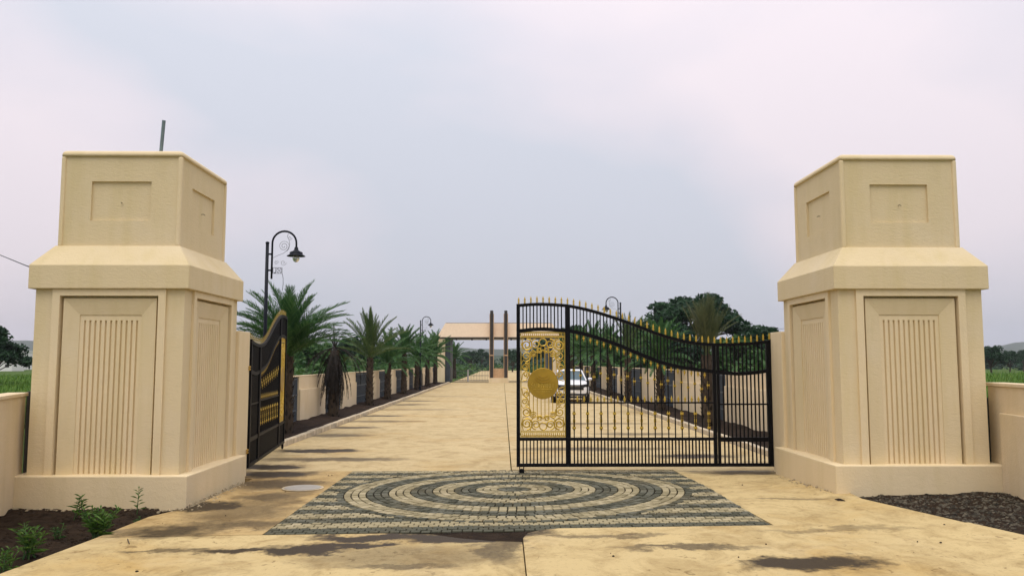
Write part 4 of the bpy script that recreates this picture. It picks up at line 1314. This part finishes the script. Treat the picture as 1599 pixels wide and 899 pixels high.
tree('bush', tp(1225, 46), 1.0, .2, 'green bush half hidden by the right pier', G1)
tree('loose', tp(940, 75), .9, .6, 'loose dark tree above the white car, right of the scroll panel', G1)
tree('loose', tp(905, 88), 1.15, 3.6, 'dark tree rising behind the car beyond the wall', G1)
tree('round', tp(872, 110), 1.3, 3.0, 'far round tree showing through the gilt scroll panel', G1)
tree('bush', tp(1000, 60), 1.2, 1.9, 'green bush over the right wall beside the upright palm', G1)
tree('round', tp(-2, 62), .9, .9, 'dark leaning tree at the left edge beyond the plain wall', G1)
tree('loose', tp(-24, 58), .9, 1.3, 'loose dark tree at the very left edge', G1)
tree('round', tp(553, 85), .98, .2, 'dark pointed tree between the dead palm and the upright palm', G1)
tree('bush', tp(480, 62), 1.0, 1.0, 'green bush over the left wall under the arching palm', G1)
tree('bush', tp(500, 74), 1.05, 2.2, 'green bush over the left wall left of the dead palm', G1)
tree('bush', tp(600, 96), 1.15, .4, 'green bush behind the upright palm beyond the left wall', G1)
tree('round', tp(735, 190), 1.0, 1.4, 'far round tree seen under the canopy beside its left pillar', G1)
tree('loose', tp(752, 220), 1.1, 2.4, 'far loose tree seen under the canopy near the twin columns', G1)
tree('round', tp(800, 170), 1.0, 4.4, 'far tree just right of the twin columns', G1)
tree('round', tp(1550, 120), .95, .7, 'dark tree beyond the field beside the right pier', G1)
tree('round', tp(1578, 150), .9, 2.9, 'round dark tree in the field at the right edge', G1)
tree('loose', tp(1600, 190), .95, 1.9, 'far tree at the very right edge beyond the field', G1)

# masses of greenery beyond the walls
g = random.Random(77)
mb = MB()
def clump(x, y, s, n, size):
    leaf_cloud(mb, (x, y, s * .35), (s * 1.2, s * 1.2, s * .75), n, size, g)
for k in range(260):
    Y = 34 + 150 * g.random() ** 1.5; px = g.uniform(430, 690)
    X = (px - 785) / F * Y
    if X > -8.5: continue
    clump(X, Y, g.uniform(.9, 1.9) * (1 + Y / 260), 110, .16 + Y * .0012)
for k in range(240):
    Y = 34 + 150 * g.random() ** 1.5; px = g.uniform(860, 1260)
    X = (px - 785) / F * Y
    if X < 9: continue
    clump(X, Y, g.uniform(.8, 1.7) * (1 + Y / 260), 110, .16 + Y * .0012)
for k in range(90):
    Y = 105 + 120 * g.random(); px = g.uniform(680, 880)
    X = (px - 785) / F * Y
    if abs(X - .2) < 5.3 and Y < 200: continue
    clump(X, Y, g.uniform(1.0, 2.0), 110, .3)
o = mb.build('undergrowth', M['leaf_mid']); tag(o, 'mass of green shrubs beyond the roadside walls', 'shrubs', kind='stuff')
mb = MB()
for k in range(330):
    Y = 205 + 420 * g.random() ** 1.3; px = g.uniform(-80, 1700)
    X = (px - 785) / F * Y
    s = g.uniform(1.5, 3.0) * (1 + Y / 900)
    leaf_cloud(mb, (X, Y, s * .5), (s * 1.6, s * 1.2, s * .9), 120, .5 + Y * .0012, g)
o = mb.build('treeline', M['leaf_dark']); tag(o, 'far belt of dark trees across the fields', 'trees', kind='stuff')
mb = MB()
for k in range(46000):
    if k % 2: px = g.uniform(1520, 1640); Y = 22 + 75 * g.random() ** 1.6; hh = g.uniform(.35, 1.0)
    else: px = g.uniform(-60, 60); Y = 26 + 80 * g.random() ** 1.6; hh = g.uniform(.2, .6)
    X = (px - 785) / F * Y
    a = g.uniform(0, 6.28); w = .03 + Y * .0006; l = hh * .6
    dx, dy = math.cos(a), math.sin(a); z0 = g.uniform(-.1, hh * .5)
    i0 = len(mb.v)
    mb.v += [(X - dy * w, Y + dx * w, z0 - .1), (X + dy * w, Y - dx * w, z0 - .1), (X + dx * l * .6, Y + dy * l * .6, z0 + l)]
    mb.f.append((i0, i0 + 1, i0 + 2))
o = mb.build('grass', M['grass']); tag(o, 'tall green field grass beyond the side walls', 'grass', kind='stuff')

# ------------------------------------------------------------------ weeds by the left pier
def weed(loc, h, nst, spread, ll, mat, label, seed, name='weed'):
    g = random.Random(seed)
    root = tag(empty(name, (loc[0], loc[1], soilz(loc[0], loc[1]) - .01)), label, 'weed', 'weeds on the bare soil')
    st = MB(); lv = MB()
    for k in range(nst):
        a = g.uniform(0, 6.28); tilt = spread * g.uniform(.1, 1)
        hh = h * g.uniform(.6, 1.0) if nst > 1 else h
        top = Vector((math.cos(a) * tilt * hh, math.sin(a) * tilt * hh, hh))
        b0 = Vector((g.uniform(-.05, .05), g.uniform(-.05, .05), 0)) if nst > 1 else Vector((0, 0, 0))
        mid = b0.lerp(top, .5) + Vector((0, 0, hh * .06))
        st.tube([b0, mid, top], [.006, .005, .003], 5)
        nl = max(8, int(hh / .022))
        for j in range(nl):
            t = .18 + .82 * j / nl
            p = (b0.lerp(mid, t * 2) if t < .5 else mid.lerp(top, t * 2 - 1))
            an = j * 2.4 + g.uniform(-.3, .3)
            l = ll * (1.05 - .45 * t) * g.uniform(.8, 1.15)
            d = Vector((math.cos(an), math.sin(an), .35 + .6 * t)).normalized()
            w = Vector((-math.sin(an), math.cos(an), 0)) * l * .11
            q = p + d * l * .5; e = p + d * l + Vector((0, 0, -.25 * l))
            i0 = len(lv.v)
            lv.v += [tuple(p), tuple(q + w), tuple(e), tuple(q - w)]
            lv.f += [(i0, i0 + 1, i0 + 2), (i0, i0 + 2, i0 + 3)]
    st.build('stem', M['leaf_mid'], root); lv.build('leaves', mat, root)
def gp(px, py):
    r = ray(px, py); t = -EYE / r.z
    return (r.x * t, r.y * t)
weed(gp(214, 799), .34, 1, .05, .15, M['leaf_bright'], 'single upright weed against the middle of the plinth', 1)
weed(gp(122, 806), .36, 3, .3, .15, M['leaf_bright'], 'upright weed standing behind the bushiest weed', 2)
weed(gp(150, 834), .36, 20, .8, .15, M['leaf_bright'], 'largest bushy green weed beside the concrete edge', 3)
weed(gp(148, 803), .20, 2, .3, .12, M['leaf_bright'], 'small yellowish weed close under the plinth', 4)
weed(gp(46, 866), .34, 11, .65, .14, M['leaf_bright'], 'spreading weed in the open soil towards the lower left corner', 5)
weed(gp(92, 836), .20, 4, .6, .10, M['leaf_mid'], 'sparse low weed between the bushiest weed and the corner one', 6)
weed(gp(4, 886), .26, 6, .6, .12, M['leaf_bright'], 'weed cut off by the lower left corner', 7)
weed(gp(214, 812), .13, 5, .9, .08, M['leaf_mid'], 'low creeping weed where the concrete edge nears the pier', 8)

g = random.Random(91)
mb = MB()
for k in range(150):
    x = g.uniform(-4.4, 5.0); y = g.uniform(7.2, 14.6)
    if PX0 < x < PX1 and y > PY0: continue
    if x < -2.64 and y > 9.3 or g.random() < .5:
        stone(mb, x, y, gz(x, y) + (.024 if x > .22 and y < 9.28 else .004), .004 + .012 * g.random() ** 3, g)
o = mb.build('grit', M['palm_trunk']); tag(o, 'scattered dark grit on the concrete apron', 'grit', kind='stuff')
x, y = gp(200, 846)
o = MB().tube([(x - .05, y + .10, .012), (x, y, .016), (x + .07, y - .13, .012)], .006, 5).build('twig', M['bark']); tag(o, 'thin dark twig lying on the concrete near the weeds', 'twig')

# ------------------------------------------------------------------ wires, poles, far houses
pts = [at(-420, 250, 26), at(-200, 325, 22), at(0, 398, 17.5), at(43, 415, 14.2), Vector((-6.2, 13.42, 3.1))]
pts[3] = at(43, 415.5, 13.9)
o = MB().tube(pts, .009, 5).build('overhead_wire', M['lamp']); tag(o, 'thin overhead wire coming in to the left pier', 'wire')
pts = [at(1000, 514, 72), at(1110, 517, 70), at(1160, 516, 70), at(1330, 508, 68)]
o = MB().tube(pts, .02, 4).build('overhead_wire', M['thin_iron']); tag(o, 'thin wire across the sky between the trees behind the gate', 'wire')
x, y = tp(522, 60)
e = tag(empty('utility_pole', (x, y, -.1)), 'slim grey pole standing behind the dead palm', 'pole')
MB().tube([(0, 0, 0), (0, 0, 4.75)], [.085, .06], 8).build('shaft', M['thin_iron'], e, True)
MB().lathe([(.075, 4.74), (.075, 4.80), (.02, 4.84)], n=8).build('cap', M['thin_iron'], e)
def house(px, Y, w, d, h, label, roofm='white'):
    x, y = tp(px, Y)
    root = tag(empty('house', (x, y, -.1)), label, 'house', 'far white houses')
    MB().box(-w / 2, w / 2, -d / 2, d / 2, 0, h).build('wall', M['white'], root)
    MB().box(-w / 2 - .2, w / 2 + .2, -d / 2 - .2, d / 2 + .2, h + .002, h + .3).build('roof', M[roofm], root)
    n = max(2, int(w / 3))
    for k in range(n):
        xx = -w / 2 + w * (k + .5) / n
        MB().box(xx - .5, xx + .5, -d / 2 - .03, -d / 2 + .05, h * .4, h * .75).build('window', M['carblack'], root)
house(30, 225, 3.6, 5, 4.6, 'small white far house left of the left pier, taller one')
house(22, 200, 4.6, 5, 2.2, 'low white far shed left of the left pier')
house(45, 240, 4.0, 5, 5.0, 'white far house touching the edge of the left pier')
house(588, 210, 9, 8, 2.6, 'low pale shed far behind the fourth left palm', 'roofgrey')
house(616, 230, 7, 8, 2.6, 'low pale shed far behind the fifth left palm', 'roofgrey')

# ------------------------------------------------------------------ air
hz = MB().box(-3300, 3300, -3300, 3300, -1.2, 130)
hm = bpy.data.materials.new('pale_haze'); hm.use_nodes = True
hn = hm.node_tree; hn.nodes.clear()
ho = hn.nodes.new('ShaderNodeOutputMaterial'); hv = hn.nodes.new('ShaderNodeVolumePrincipled')
hv.inputs['Color'].default_value = (0.85, 0.87, 0.96, 1)
hv.inputs['Density'].default_value = 0.00022
hv.inputs['Anisotropy'].default_value = 0.1
hn.links.new(hv.outputs[0], ho.inputs['Volume'])
o = hz.build('haze', hm); tag(o, 'thin pale blue haze over the distance', kind='stuff')
